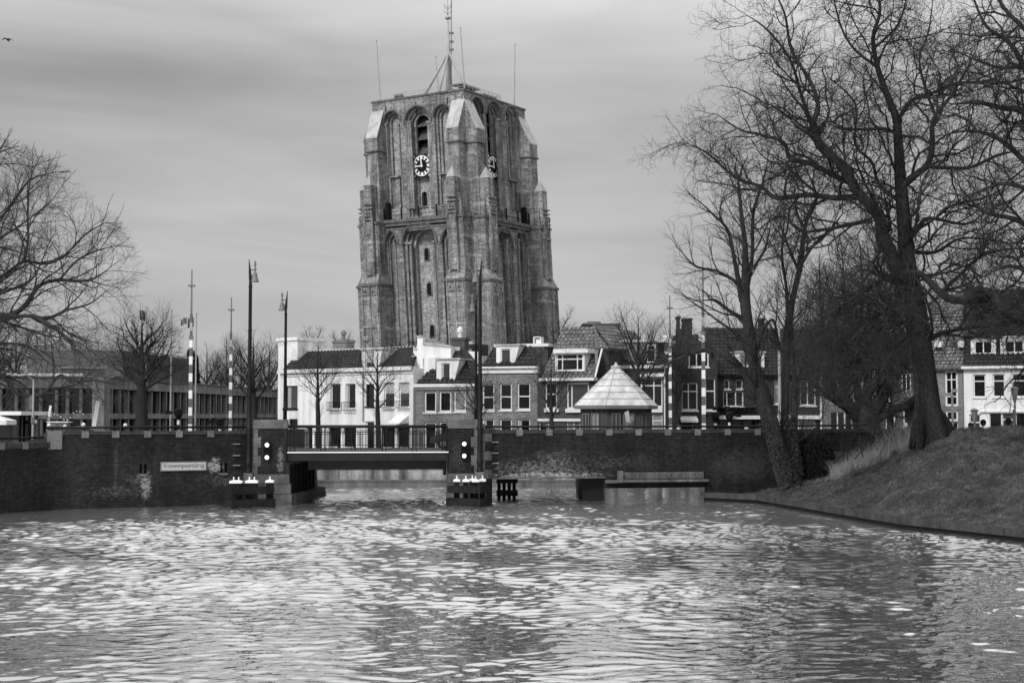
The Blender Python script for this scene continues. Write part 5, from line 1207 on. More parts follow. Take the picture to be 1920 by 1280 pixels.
# ------------------------------------------------------------------ bare trees
rnd = random.Random(12)
def catmull(pts, sub):
    out = []; n = len(pts)
    for i in range(n - 1):
        p0 = pts[max(i - 1, 0)]; p1 = pts[i]; p2 = pts[i + 1]; p3 = pts[min(i + 2, n - 1)]
        for j in range(sub):
            t = j / sub; t2 = t * t; t3 = t2 * t
            out.append(tuple(.5 * ((2 * p1[k]) + (-p0[k] + p2[k]) * t + (2 * p0[k] - 5 * p1[k] + 4 * p2[k] - p3[k]) * t2 + (-p0[k] + 3 * p1[k] - 3 * p2[k] + p3[k]) * t3) for k in range(4)))
    out.append(tuple(pts[-1])); return out
def tubes_mesh(name, polys, mat, parent, sides):
    Vs = []; Fs = []; base = 0; groups = {}
    for p in polys: groups.setdefault(len(p), []).append(p)
    for k, ps in groups.items():
        if k < 2: continue
        A = np.array(ps, dtype=np.float64); C = A[:, :, :3]; Rr = A[:, :, 3]; n = len(ps)
        Tn = np.zeros_like(C); Tn[:, 1:-1] = C[:, 2:] - C[:, :-2]; Tn[:, 0] = C[:, 1] - C[:, 0]; Tn[:, -1] = C[:, -1] - C[:, -2]
        Tn /= np.linalg.norm(Tn, axis=2, keepdims=True) + 1e-9
        ref = np.array([.35, .25, .9]); X = np.cross(Tn, ref); X /= np.linalg.norm(X, axis=2, keepdims=True) + 1e-6; Y = np.cross(Tn, X)
        rings = []
        for j in range(sides):
            a = 2 * math.pi * j / sides; rings.append(C + (X * math.cos(a) + Y * math.sin(a)) * Rr[:, :, None])
        V = np.stack(rings, 2).reshape(-1, 3)
        i = np.arange(n)[:, None, None] * k * sides + np.arange(k - 1)[None, :, None] * sides; j = np.arange(sides)[None, None, :]; j2 = (j + 1) % sides
        q = np.stack([i + j, i + j2, i + sides + j2, i + sides + j], 3).reshape(-1) + base
        Vs.append(V); Fs.append(q); base += len(V)
    V = np.concatenate(Vs); Fq = np.concatenate(Fs); me = bpy.data.meshes.new(name); set_mesh(me, V, Fq, np.full(len(Fq) // 4, 4))
    return link(name, me, mat, parent, True, uv=False)
def grow(start, d, L, r0, lvl, sp, out, env):
    """recursive branch; sp[lvl] = (seg, wiggle, up, child spacing, child len ratio, angle, min len)"""
    seg, wig, upb, spc, ratio, ang, rend = sp[lvl]
    n = max(2, int(L / seg + .5)); n = min(n, 14); st = L / n
    x, y, z = start; dx, dy, dz = d; pts = [(x, y, z, r0)]; g = rnd.gauss
    for i in range(n):
        dx += g(0, wig); dy += g(0, wig); dz += g(0, wig) + upb; m = math.sqrt(dx * dx + dy * dy + dz * dz) + 1e-9; dx /= m; dy /= m; dz /= m
        x += dx * st; y += dy * st; z += dz * st; t = (i + 1) / n; pts.append((x, y, z, r0 + (max(rend, r0 * .25) - r0) * t))
        if env and lvl > 0 and not env(x, y, z) and i >= 1: break
    out[min(lvl, len(out) - 1)].append(pts)
    if lvl + 1 < len(sp): spawn(pts, lvl + 1, sp, out, env, L)
def spawn(pts, lvl, sp, out, env, L, t0=.15, both=True):
    seg, wig, upb, spc, ratio, ang, rend = sp[lvl]; g = rnd.gauss
    D = 0; nxt = L * t0 + rnd.random() * spc; tot = L; roll = rnd.random() * 6.28
    for i in range(1, len(pts)):
        a = pts[i - 1]; b = pts[i]; vx, vy, vz = b[0] - a[0], b[1] - a[1], b[2] - a[2]; l = math.sqrt(vx * vx + vy * vy + vz * vz) + 1e-9
        while nxt < D + l:
            u = (nxt - D) / l; p = (a[0] + vx * u, a[1] + vy * u, a[2] + vz * u); r = a[3] + (b[3] - a[3]) * u; t = nxt / tot
            tx, ty, tz = vx / l, vy / l, vz / l; roll += 2.4 + g(0, .5)
            # perpendicular
            ax, ay, az = (-ty, tx, 0) if abs(tz) < .95 else (1, 0, 0); m = math.sqrt(ax * ax + ay * ay + az * az) + 1e-9; ax /= m; ay /= m
            bx, by, bz = ty * az - tz * ay, tz * ax - tx * az, tx * ay - ty * ax
            c, s = math.cos(roll), math.sin(roll); px_, py_, pz_ = ax * c + bx * s, ay * c + by * s, az * c + bz * s
            an = math.radians(ang + g(0, 10)); ca, sa = math.cos(an), math.sin(an); d = (tx * ca + px_ * sa, ty * ca + py_ * sa, tz * ca + pz_ * sa)
            cl_ = ratio * (1.15 - .65 * t) * (.7 + .6 * rnd.random())
            if env is None or env(*p): grow(p, d, cl_, min(r * .6, cl_ * .016 + rend), lvl, sp, out, env)
            nxt += spc * (.6 + .8 * rnd.random())
        D += l
WK = {}
def wk(q, li): return WK.get('k', lambda q, li: 1.0)(q, li)
def tree(name, label, base, limbs, D, sp, mats=None, group=None, env=None, seed=1, dj=1.2, trunk_n=1, leaf=None, tipn=1, sub=5, wob=.04):
    """limbs: lists of (px, py, width px[, depth offset]) traced as the limbs run; the first trunk_n are the trunk"""
    global rnd
    rnd = random.Random(seed); bark, twig = mats or (M_bark, M_twig)
    root = thing(name, label, 'tree', base, group)
    tr = []; out = [[] for _ in sp]; g = rnd.gauss
    for li, lb in enumerate(limbs):
        pts = []; dy = 0; drift = (0 if li < trunk_n else g(0, dj) * .5)
        k = len(lb)
        for i, q in enumerate(lb):
            off = q[3] if len(q) > 3 else drift * i / max(1, k - 1) * 2.0
            p = P(q[0], q[1], D + off); r = q[2] * .5 * (D + off) / FPX * wk(q, li) * (.55 if i == k - 1 and li >= trunk_n else 1); j = wob if 0 < i < k - 1 and li >= trunk_n else 0
            pts.append((p.x + g(0, j), p.y + g(0, j), p.z + g(0, j), r))
        cm = catmull(pts, sub); tr.append(cm); L = sum(math.dist(cm[i][:3], cm[i + 1][:3]) for i in range(len(cm) - 1))
        spawn(cm, 0, sp, out, env, L, .30 if li < trunk_n else .06)
        e = cm[-1]; e0 = cm[-2]; l = math.dist(e[:3], e0[:3]) + 1e-6
        d = tuple((e[q] - e0[q]) / l for q in range(3))
        for _ in range(tipn): grow(e[:3], tuple(c + g(0, .25) for c in d), sp[0][4] * .5, e[3], min(1, len(sp) - 1), sp, out, env)
    # limbs get bark roughness
    tubes_mesh('trunk', tr, bark, root, 10)
    thick = [p for o in out[:2] for p in o]; thin = [p for o in out[2:] for p in o]
    if thick: tubes_mesh('branches', thick, bark, root, 5)
    if thin: tubes_mesh('crown', thin, twig, root, 3)
    if leaf:
        mat, dens, size, zr = leaf; r = np.random.RandomState(seed); ps = [q for p in (thin or thick) for q in p[1:] if zr is None or zr(q)]; k = int(len(ps) * dens); idx = r.randint(0, len(ps), k)
        leaves('leaves', np.array([ps[i][:3] for i in idx]) + r.randn(k, 3) * .06, size, mat, root, seed)
    return root, sum(len(o) for o in out)
def leaves(name, C, size, mat, parent, seed):
    r = np.random.RandomState(seed); n = len(C); a = r.randn(n, 3); a /= np.linalg.norm(a, axis=1, keepdims=True); b = np.cross(a, r.randn(n, 3)); b /= np.linalg.norm(b, axis=1, keepdims=True)
    s = size * (.6 + .8 * r.rand(n))[:, None]; V = np.stack([C - a * s, C + b * s * .6, C + a * s, C - b * s * .6], 1).reshape(-1, 3)
    me = bpy.data.meshes.new(name); set_mesh(me, V, np.arange(4 * n), np.full(n, 4)); return link(name, me, mat, parent, False, uv=False)
cnt = {}
#        seg  wig  up   spacing len  angle rend
SPB = [(.34, .24, .030, .55, 3.6, 52, .009), (.24, .28, .018, .32, 1.8, 50, .0062), (.17, .30, .010, .19, .85, 48, .0046), (.13, .30, .008, .19, .36, 46, .0038)]
big = [
 [(1752, 842, 78), (1747, 815, 62), (1740, 770, 50), (1735, 713, 43), (1728, 650, 40), (1718, 590, 42), (1708, 540, 40), (1700, 490, 33), (1697, 440, 28), (1692, 380, 25), (1688, 335, 22), (1685, 275, 18), (1680, 222, 15), (1662, 175, 13), (1645, 125, 10), (1637, 70, 8), (1650, 20, 6), (1640, -40, 4)],
 [(1712, 590, 30), (1694, 530, 36), (1676, 478, 33), (1660, 440, 31), (1638, 402, 28), (1612, 362, 25), (1588, 332, 23), (1562, 300, 21), (1538, 268, 19), (1524, 235, 14), (1533, 200, 11), (1512, 150, 9), (1485, 92, 7), (1474, 30, 5), (1446, -25, 4)],
 [(1552, 290, 14), (1530, 262, 12), (1516, 225, 10), (1502, 180, 8), (1474, 118, 6), (1436, 66, 5), (1402, 30, 3)],
 [(1600, 345, 14), (1566, 332, 12), (1520, 308, 11), (1488, 300, 9), (1462, 268, 8), (1428, 250, 6), (1392, 240, 5), (1344, 214, 3)],
 [(1612, 368, 15), (1560, 362, 13), (1510, 370, 12), (1460, 370, 11), (1420, 350, 8), (1382, 325, 7), (1340, 292, 5), (1292, 270, 3)],
 [(1634, 412, 11), (1590, 422, 9), (1540, 425, 8), (1500, 430, 6), (1452, 405, 5), (1420, 432, 4)],
 [(1690, 350, 20), (1712, 330, 17), (1734, 306, 15), (1745, 270, 12), (1758, 228, 10), (1776, 190, 8), (1800, 148, 6), (1832, 90, 4)],
 [(1732, 312, 10), (1770, 310, 9), (1820, 312, 8), (1862, 296, 6), (1925, 280, 4)],
 [(1702, 450, 17), (1722, 420, 13), (1746, 410, 9), (1800, 412, 6), (1842, 402, 4)],
 [(1700, 512, 14, -.6), (1732, 524, 15, -1.2), (1766, 550, 17, -1.8), (1788, 563, 19, -2.2), (1848, 560, 20, -2.8), (1882, 576, 22, -3.2), (1935, 602, 26, -3.6)],
 [(1764, 548, 10, -1.8), (1800, 520, 9, -1.5), (1832, 488, 8, -1.2), (1862, 478, 6, -1), (1925, 464, 4, -1)],
 [(1722, 652, 12), (1746, 634, 13), (1782, 620, 10), (1850, 618, 7), (1935, 602, 4)],
 [(1700, 530, 13, -.5), (1652, 528, 10, -1.5), (1602, 548, 8, -2.5), (1552, 590, 6, -3.2), (1510, 650, 3, -3.8)],
 [(1706, 560, 11, -.5), (1650, 588, 9, -1.8), (1600, 636, 7, -2.6), (1552, 700, 4, -3.2)],
 [(1710, 600, 9, -.5), (1660, 622, 7, -1.6), (1614, 668, 5, -2.2), (1572, 728, 3, -2.6)],
 [(1702, 545, 10, 1), (1650, 560, 8, 2), (1590, 575, 6, 2.5), (1530, 610, 4, 3)],
 [(1690, 252, 9), (1660, 240, 8), (1620, 236, 7), (1582, 245, 6), (1550, 230, 4)],
 [(1688, 218, 10), (1706, 192, 9), (1742, 180, 8), (1792, 160, 7), (1850, 150, 5), (1905, 128, 4)],
 [(1643, 125, 8), (1604, 90, 6), (1572, 40, 5), (1560, -20, 4)],
 [(1640, 90, 7), (1680, 42, 5), (1704, -25, 4)],
 [(1758, 228, 7), (1734, 170, 6), (1722, 110, 5), (1744, 50, 4), (1750, -10, 3)],
 [(1690, 380, 10), (1655, 350, 8), (1640, 300, 7), (1600, 262, 6), (1596, 200, 5), (1560, 150, 4)],
 [(1648, 425, 9), (1650, 380, 7), (1622, 330, 6), (1600, 290, 5)],
 [(1700, 470, 10), (1760, 470, 8), (1810, 450, 6), (1870, 452, 4)],
 [(1724, 620, 8, -.5), (1680, 660, 6, -1.5), (1640, 720, 4, -2)],
]
WK['k'] = lambda q, li: 1.0 if li == 0 else .82
root, cnt['big'] = tree('bare_tree', 'huge bare tree with forked trunk and twisting limbs on top of the grass bank', P(1748, 818, 60), big, 60, SPB, seed=4, dj=1.5, tipn=2, wob=.10)
WK.clear()
# buttress roots at the foot
b = MB()
for k, (dx, dy, L_) in enumerate(((-34, 0, 1.2), (-22, -1, 1.0), (-8, -1, 1.1), (8, -1, 1.0), (24, -1, 1.2), (36, 0, 1.1), (-40, .5, 1), (44, .6, 1.2))):
    a = P(1738 + dx * .38, 745 + abs(dx) * .5, 60 - .2); m = P(1746 + dx * .62, 795, 60 + dy * .3); e = P(1752 + dx * 1.15, 828 + (8 if dx < 0 else 0), 60 + dy * .6); e.z -= .12
    b.tube([a, m, e], [.2, .24, .08], 8)
b.build('roots', M_bark, root, True)
SPR = [(.34, .24, .015, .66, 3.6, 50, .009), (.24, .28, .010, .36, 1.8, 50, .0062), (.17, .30, .008, .21, .85, 48, .0046), (.13, .30, .006, .22, .36, 46, .0038)]
right = [
 [(2040, 860, 70), (2030, 700, 60), (2020, 560, 50), (2005, 420, 40), (1985, 280, 30), (1975, 140, 20), (1980, 0, 12)],
 [(1990, 330, 20), (1955, 260, 16), (1918, 206, 13), (1880, 190, 10), (1830, 188, 8), (1786, 196, 5)],
 [(1985, 250, 16), (1940, 160, 12), (1895, 90, 9), (1850, 40, 6), (1820, -20, 4)],
 [(1995, 400, 18), (1942, 318, 12), (1880, 262, 9), (1830, 240, 6), (1782, 250, 4)],
 [(2015, 540, 22), (1965, 470, 14), (1900, 420, 10), (1840, 392, 7), (1800, 350, 4)],
 [(2030, 640, 34), (1975, 615, 30), (1930, 598, 26), (1885, 578, 22), (1850, 550, 16), (1822, 540, 10)],
 [(1975, 140, 14), (1930, 70, 10), (1890, 20, 7), (1860, -30, 4)],
 [(2010, 500, 14), (1950, 520, 10), (1890, 500, 7), (1840, 520, 4)],
 [(1990, 340, 12), (1930, 360, 9), (1870, 350, 7), (1810, 370, 4)],
 [(1980, 200, 12), (1920, 130, 9), (1860, 120, 6), (1800, 100, 4)],
]
root, cnt['right'] = tree('bare_tree', 'bare tree reaching in from beyond the right edge, its trunk out of view', P(2040, 830, 56), right, 56, SPR, seed=9, dj=1.5, tipn=2, wob=.10)
# ivy clad pair in front of the wall
SPI = [(.34, .13, .040, .55, 2.4, 40, .006), (.26, .15, .035, .30, 1.25, 38, .0042), (.2, .16, .03, .20, .65, 36, .0032), (.15, .16, .02, .20, .36, 34, .0026)]
lean = [
 [(1476, 908, 36), (1462, 862, 33), (1449, 805, 30), (1432, 742, 28), (1414, 682, 22), (1403, 612, 21), (1397, 562, 20), (1398, 500, 14), (1396, 450, 10), (1390, 400, 8), (1384, 338, 5)],
 [(1440, 800, 20), (1420, 748, 17), (1396, 700, 14), (1370, 672, 11), (1336, 659, 9), (1300, 660, 7), (1265, 675, 5), (1232, 694, 3)],
 [(1402, 602, 10), (1372, 582, 7), (1344, 565, 6), (1331, 562, 6)],
 [(1392, 565, 13), (1379, 490, 8), (1365, 430, 6), (1332, 400, 4), (1312, 378, 3)],
 [(1400, 545, 9), (1411, 480, 7), (1416, 402, 6), (1430, 340, 4), (1440, 296, 3)],
 [(1386, 532, 6), (1342, 510, 5), (1304, 500, 4), (1276, 470, 3)],
 [(1440, 780, 8), (1390, 640, 5), (1340, 600, 4), (1290, 560, 3)],
 [(1398, 520, 6), (1430, 470, 5), (1445, 420, 3)],
]
ivy = lambda q: True
root, cnt['lean'] = tree('ivy_tree', 'bare leaning tree with ivy round its foot before the right canal wall', P(1476, 906, 65.8), lean, 65.6, SPI, seed=5, dj=.7, tipn=2, mats=(M_bark, M_twigl))
def ivy_on(root, pxs, D, n, rad, size, seed):
    r = np.random.RandomState(seed); C = []
    for _ in range(n):
        u = r.rand() ** 1.2; k = u * (len(pxs) - 1); i = int(min(k, len(pxs) - 2)); f = k - i
        px = pxs[i][0] * (1 - f) + pxs[i + 1][0] * f; py = pxs[i][1] * (1 - f) + pxs[i + 1][1] * f; p = P(px, py, D); a = r.rand() * 6.28; rr_ = rad * (1 - .45 * u) * (.75 + .5 * r.rand())
        C.append((p.x + rr_ * math.cos(a), p.y + rr_ * math.sin(a), p.z + r.randn() * .05))
    leaves('ivy', np.array(C), size, M_leaft, root, seed)
ivy_on(root, [(1480, 900), (1462, 860), (1449, 815), (1440, 790)], 65.5, 9000, .42, .03, 3)
twin = [
 [(1484, 905, 22), (1476, 860, 20), (1472, 800, 16), (1472, 740, 14), (1474, 680, 14), (1477, 620, 14), (1486, 562, 12), (1500, 500, 11), (1506, 450, 9), (1512, 415, 7), (1526, 388, 6), (1530, 364, 5), (1516, 326, 3)],
 [(1506, 425, 6), (1496, 398, 5), (1490, 352, 3)],
 [(1500, 500, 7), (1522, 460, 6), (1560, 430, 5), (1580, 400, 3)],
 [(1496, 900, 18), (1490, 850, 16), (1487, 795, 14), (1489, 742, 12), (1492, 722, 11), (1502, 708, 9), (1524, 695, 7), (1552, 696, 4)],
 [(1489, 742, 8), (1487, 690, 7), (1484, 620, 5), (1480, 540, 3)],
 [(1474, 690, 6), (1462, 640, 5), (1452, 600, 5), (1435, 610, 4), (1425, 640, 3)],
 [(1478, 600, 8), (1474, 540, 6), (1466, 480, 5), (1470, 420, 3)],
 [(1498, 510, 6), (1480, 460, 5), (1462, 420, 3)],
]
root, cnt['twin'] = tree('ivy_tree', 'upright bare tree with two dark ivy covered stems right of the leaning one', P(1488, 900, 66.2), twin, 66.4, SPI, seed=6, dj=.7, tipn=2, trunk_n=1)
ivy_on(root, [(1490, 890), (1486, 850), (1482, 815), (1480, 780)], 66.1, 7000, .36, .03, 5)
# ivy bush
def bush(name, label, cx0, cx1, y0, y1, D, n, seed, mat, size, cat='bush', depth=1.0):
    root = thing(name, label, cat, P((cx0 + cx1) / 2, y1, D)); r = np.random.RandomState(seed)
    px = cx0 + (cx1 - cx0) * r.rand(n); py = y0 + (y1 - y0) * r.rand(n); cx, cy, rx, ry = (cx0 + cx1) / 2, (y0 + y1) / 2, (cx1 - cx0) / 2, (y1 - y0) / 2
    wob_ = .86 + .16 * np.sin(px * .21) * np.sin(py * .17); keep = (np.abs((px - cx) / rx) ** 2.6 + np.abs((py - cy) / ry) ** 2.6) < wob_; px, py = px[keep], py[keep]
    d = D - depth * np.sqrt(np.clip(1 - ((px - cx) / rx) ** 2, 0, 1)) * (.4 + .6 * r.rand(len(px))) + .3 * r.randn(len(px))
    C = np.array([P(a, b_, c)[:] for a, b_, c in zip(px, py, d)]); leaves('leaves', C, size, mat, root, seed)
    tr = [[(*P(cx + q * rx * .3, y1, D), .05), (*P(cx + q * rx * .4, (y0 + y1) / 2, D), .035), (*P(cx + q * rx * .7, y0 + ry * .5, D), .015)] for q in (-1, -.4, .2, .8)]
    tubes_mesh('stems', tr, M_bark, root, 5); return root
bush('ivy_bush', 'black mass of ivy on the wall left of the pale reeds', 1494, 1566, 808, 905, 67.6, 42000, 31, M_leaf, .032)
# thin shrub shoots among the reeds
shoots = [[(1560 + k * 14 + rnd.gauss(0, 4), 868 - k * 2.5, 2.4), (1566 + k * 14 + rnd.gauss(0, 16), 820 - k * 2, 1.8), (1570 + k * 13 + rnd.gauss(0, 26), 782 + rnd.gauss(0, 14), 1.0)] for k in range(12)]
tree('shrub', 'thin twiggy shrub shoots rising out of the pale reeds', P(1640, 860, 64.5), shoots, 64.3, [(.3, .1, .05, .35, .8, 30, .004), (.2, .12, .04, .25, .4, 30, .003)], seed=8, dj=.6, trunk_n=0)
# pollarded tree behind the wall
SPP = [(.34, .16, .05, .30, 2.9, 38, .006), (.26, .18, .03, .21, 1.4, 38, .0045), (.2, .20, .02, .18, .75, 38, .0036)]
pol = [
 [(1628, 838, 60), (1627, 812, 54), (1624, 790, 50), (1622, 772, 44), (1625, 752, 20)],
 [(1616, 786, 34), (1596, 766, 26), (1572, 748, 24), (1556, 736, 20), (1548, 702, 16), (1545, 650, 10), (1540, 580, 6), (1536, 500, 3)],
 [(1630, 792, 26), (1652, 782, 20), (1680, 768, 17), (1706, 758, 15), (1722, 738, 13), (1736, 712, 11), (1740, 660, 7), (1745, 600, 3)],
 [(1600, 768, 18), (1584, 730, 15), (1580, 690, 12), (1590, 620, 8), (1582, 540, 5), (1578, 470, 3)],
 [(1640, 775, 18), (1650, 735, 14), (1668, 708, 12), (1690, 700, 10), (1702, 660, 7), (1700, 600, 4)],
 [(1625, 770, 20), (1628, 700, 14), (1640, 640, 10), (1646, 560, 7), (1655, 480, 4)],
 [(1614, 760, 16), (1605, 700, 12), (1612, 620, 9), (1615, 540, 6), (1612, 460, 3)],
 [(1645, 770, 14), (1670, 720, 12), (1676, 640, 8), (1680, 560, 5), (1676, 490, 3)],
 [(1570, 745, 14), (1562, 690, 10), (1566, 620, 7), (1556, 540, 4)],
 [(1560, 738, 10), (1530, 720, 8), (1516, 680, 6), (1512, 610, 3)],
]
def env_pol(x, y, z):
    return ((x - XD(1610, 82)) / 3.7) ** 2 + ((y - 82) / 4.2) ** 2 + ((z - P(0, 620, 82).z) / 6.0) ** 2 < 1.0
root, cnt['pol'] = tree('pollarded_tree', 'stout pollarded tree with candelabra limbs behind the end of the wall railing', P(1626, 830, 82), pol, 82, SPP, seed=10, dj=1.6, env=env_pol, leaf=(M_leafp, .5, .036, None), mats=(M_bark, M_twigp))
# tree off the left edge
SPL = [(.45, .15, .02, .6, 3.6, 42, .009), (.32, .17, .02, .36, 1.8, 40, .0055), (.24, .18, .02, .24, .95, 38, .0038), (.18, .18, .02, .24, .5, 36, .0030)]
left = [
 [(-190, 900, 80), (-185, 760, 64), (-170, 660, 54), (-160, 560, 44), (-140, 440, 30), (-125, 360, 18), (-110, 310, 8)],
 [(-170, 650, 24), (-90, 620, 18), (0, 597, 14), (40, 578, 12), (74, 538, 9), (112, 524, 8), (142, 528, 7), (174, 522, 5), (206, 502, 3)],
 [(0, 594, 10), (60, 593, 9), (84, 598, 8), (122, 582, 6), (168, 566, 4), (196, 548, 3)],
 [(-150, 560, 20), (-60, 540, 13), (0, 518, 10), (28, 504, 8), (44, 491, 7), (90, 494, 6), (122, 478, 5), (158, 440, 4), (196, 418, 3)],
 [(44, 490, 7), (50, 450, 6), (54, 400, 5), (56, 340, 4), (72, 300, 3)],
 [(-130, 440, 14), (-70, 450, 9), (-20, 425, 7), (20, 385, 5), (58, 340, 4), (110, 322, 3)],
 [(-120, 350, 12), (-70, 340, 8), (-30, 310, 6), (0, 278, 4), (14, 258, 3)],
 [(60, 593, 7), (100, 610, 6), (130, 640, 5), (150, 672, 3)],
 [(-160, 600, 18), (-90, 560, 12), (-30, 560, 9), (20, 545, 7), (60, 520, 5), (90, 460, 3)],
 [(-165, 660, 16), (-90, 680, 12), (0, 704, 9), (30, 738, 8), (70, 742, 8), (90, 728, 7), (112, 702, 6), (136, 716, 5), (182, 714, 4), (222, 722, 3)],
 [(-150, 500, 14), (-90, 480, 10), (-30, 470, 8), (10, 440, 6), (40, 420, 4), (80, 390, 3)],
 [(112, 524, 6), (140, 490, 5), (180, 470, 4), (212, 462, 3)],
 [(-160, 640, 14), (-80, 650, 10), (-10, 640, 7), (50, 650, 5), (90, 680, 3)],
]
WK['k'] = lambda q, li: .8
env_left = lambda x, y, z: ((x - XD(-150, 72)) / (440 * 72 / FPX)) ** 2 + ((y - 72) / 12) ** 2 + ((z - P(0, 670, 72).z) / (440 * 72 / FPX)) ** 2 < 1
root, cnt['left'] = tree('bare_tree', 'broad bare tree spreading in from beyond the left edge', P(-190, 850, 72), left, 72, SPL, env=env_left, seed=14, dj=1.2, tipn=2, mats=(M_barkp, M_twigp))
WK.clear()
# smaller street and background trees
def small(label, px, D, base_y, top_y, halfw, wpx, seed, lean=0, fork=.35, nl=7, dens=1.0, mats=(M_barkl, M_twigl), group=None, zb=None, name='bare_tree', lv=3, up=.045, thin=0):
    r = random.Random(seed); zb = zb if zb is not None else None
    wl = wpx * (.62 if thin else 1)
    H = base_y - top_y; fy = base_y - H * fork; limbs = [[(px, base_y + 6, wpx), (px + lean * .3, (base_y + fy) / 2, wpx * .85), (px + lean, fy, wpx * .7), (px + lean * 1.2, fy - H * .25, wpx * .36), (px + lean * 1.3, top_y + H * .08, 1.2)]]
    for k in range(nl):
        t = (k + .5) / nl; sg = -1 if k % 2 else 1; y0 = fy - H * .42 * t * r.uniform(.6, 1); x0 = px + lean; ww = halfw * (1 - .45 * t) * r.uniform(.7, 1)
        y3 = y0 - H * (1 - fork) * r.uniform(.35, .62) * (1 - .2 * t)
        limbs.append([(x0, y0, wl * .34), (x0 + sg * ww * .33 + r.uniform(-3, 3), y0 - (y0 - y3) * .35, wl * .24), (x0 + sg * ww * .66 + r.uniform(-4, 4), y0 - (y0 - y3) * .65, wl * .14), (x0 + sg * ww * r.uniform(.75, .95), max(y3, top_y), 1.0)])
    m = D / FPX; hw = halfw * m; sp = [(hw * .10, .12, up, hw * .17 / dens, hw * .62, 38, .0045), (hw * .08, .14, up, hw * .09 / dens, hw * .36, 36, .0036), (hw * .06, .14, up, hw * .075 / dens, hw * .22, 34, .0028)][:lv]
    o, n = tree(name, label, P(px, base_y, D), limbs, D, sp, seed=seed, dj=hw * .35, mats=mats, group=group, tipn=1, sub=4); return o
small('young bare street tree before the white terrace, left of the pair', 597, 89, 846, 640, 62, 11, 101, lean=-1, thin=1, fork=.42, nl=8)
small('young bare street tree before the white terrace, right of the pair', 710, 87.5, 850, 640, 62, 12, 102, lean=-2, thin=1, fork=.38, nl=8)
small('bare street tree growing before the brick house with the pale tiled roof', 1037, 84, 846, 655, 55, 12, 103, lean=-3, thin=1, fork=.3, nl=7)
small('bare street tree partly hidden by the tall lamp at the right pier', 893, 85.5, 850, 690, 62, 11, 104, thin=1, fork=.35, nl=8)
small('slender bare tree behind the bridge keeper hut', 1193, 83, 846, 575, 66, 14, 105, lean=3, fork=.35, nl=9, dens=1.15)
small('dark twiggy tree before the low modern building', 266, 92, 815, 580, 86, 26, 106, thin=1, fork=.32, nl=13, dens=1.35, mats=(M_barkl, M_twigl))
small('bare tree standing behind the tall lamp at the left pier', 475, 108, 812, 622, 72, 17, 107, thin=1, fork=.28, nl=10, dens=1.15)
small('thin bare tree in front of the stepped gable house', 1268, 85, 846, 600, 46, 9, 108, fork=.35, nl=7, mats=(M_bark, M_twig))
small('bare tree reaching up beside the foot of the church tower', 1048, 125, 840, 585, 42, 8, 109, fork=.5, nl=6)
small('bare treetop showing over the left part of the white terrace roof', 585, 118, 850, 618, 34, 8, 110, fork=.55, nl=6)
small('bare treetop showing by the brick chimney of the white terrace', 640, 122, 850, 630, 30, 7, 111, fork=.6, nl=6)
small('bare stub topped tree behind the shop house', 1590, 90, 840, 560, 60, 12, 112, fork=.3, nl=8, mats=(M_bark, M_twig))
bgl = [(-20, 150, 560, 70), (30, 130, 585, 60), (85, 145, 600, 60), (135, 138, 605, 55), (185, 150, 630, 50), (235, 155, 640, 46), (388, 175, 640, 50), (425, 170, 625, 48), (505, 180, 640, 44), (452, 190, 650, 44)]
for i, (px, D, ty, hw) in enumerate(bgl):
    small(['wide bare background tree at the far left edge', 'grey bare background tree, second from the left edge', 'bare background tree above the left roof edge', 'bare background tree left of the flagged pole', 'low bare background tree left of the twiggy tree', 'faint bare tree behind the twiggy tree',
           'faint bare tree right of the tallest barrier arm', 'faint bare tree behind the second barrier arm', 'faint bare tree left of the white terrace', 'faint bare tree behind the tall left lamp'][i], px, D, 830, ty, hw, 12, 200 + i, fork=.25, nl=9, dens=1.25, mats=(M_barkf, M_barkf), group='bare trees in the background', lv=3)
bgr = [(1520, 120, 560, 60, 'bare tree behind the long dark roof, left of the pollard'), (1690, 118, 600, 70, 'bare tree behind the porch house'), (1650, 125, 520, 60, 'tall bare tree behind the pollarded tree')]
for i, (px, D, ty, hw, lb) in enumerate(bgr): small(lb, px, D, 830, ty, hw, 14, 230 + i, fork=.25, nl=9, dens=1.2, mats=(M_bark, M_twig), group='bare trees in the background')
bush('evergreen_tree', 'dark evergreen treetop beside the barrier arm on the left', 346, 374, 652, 790, 150, 5000, 41, M_leaf, .16, 'tree', 2)
print('TREE', cnt)
# ------------------------------------------------------------------ small things
def flag_pole(px, D, ytop, yb, label, flags):
    x = XD(px, D); z1 = P(px, ytop, D).z; z0 = 2.3
    root = thing('flagpole', label, 'flagpole', (x, D, z0), 'white flagpoles before the low modern building'); b = MB(); b.tube([(x, D, z0), (x, D, z1)], [.07, .04], 8); b.lathe((x, D, z1), [(.02, 0), (.07, .04), (.05, .12), (.01, .16)], 8); b.build('pole', M_pole, root)
    for (x0, y0, x1, y1, mat, sk) in flags:
        n = 8; vs = []; fsx = []
        for i in range(n + 1):
            u = i / n; pxx = x0 + (x1 - x0) * u
            for v in (0, 1): p = P(pxx, y0 + (y1 - y0) * v + sk * u, D); vs.append((p.x, p.y + .1 * math.sin(u * 9 + v), p.z))
        for i in range(n): fsx.append((2 * i, 2 * i + 2, 2 * i + 3, 2 * i + 1))
        vs2 = [(a, c + .03, d) for a, c, d in vs]; k = len(vs); b = MB(); b.add(vs + vs2, fsx + [tuple(q + k for q in f)[::-1] for f in fsx]); b.build('flag', mat, root)
flag_pole(273, 98, 577, 715, 'white flagpole with a single limp flag', [(272, 583, 262, 602, M_grey, -2)])
flag_pole(367, 98, 590, 717, 'white flagpole with a pale flag and a dark flag', [(363, 594, 352, 612, M_grey, 3), (350, 594, 339, 606, M_flag, 5)])
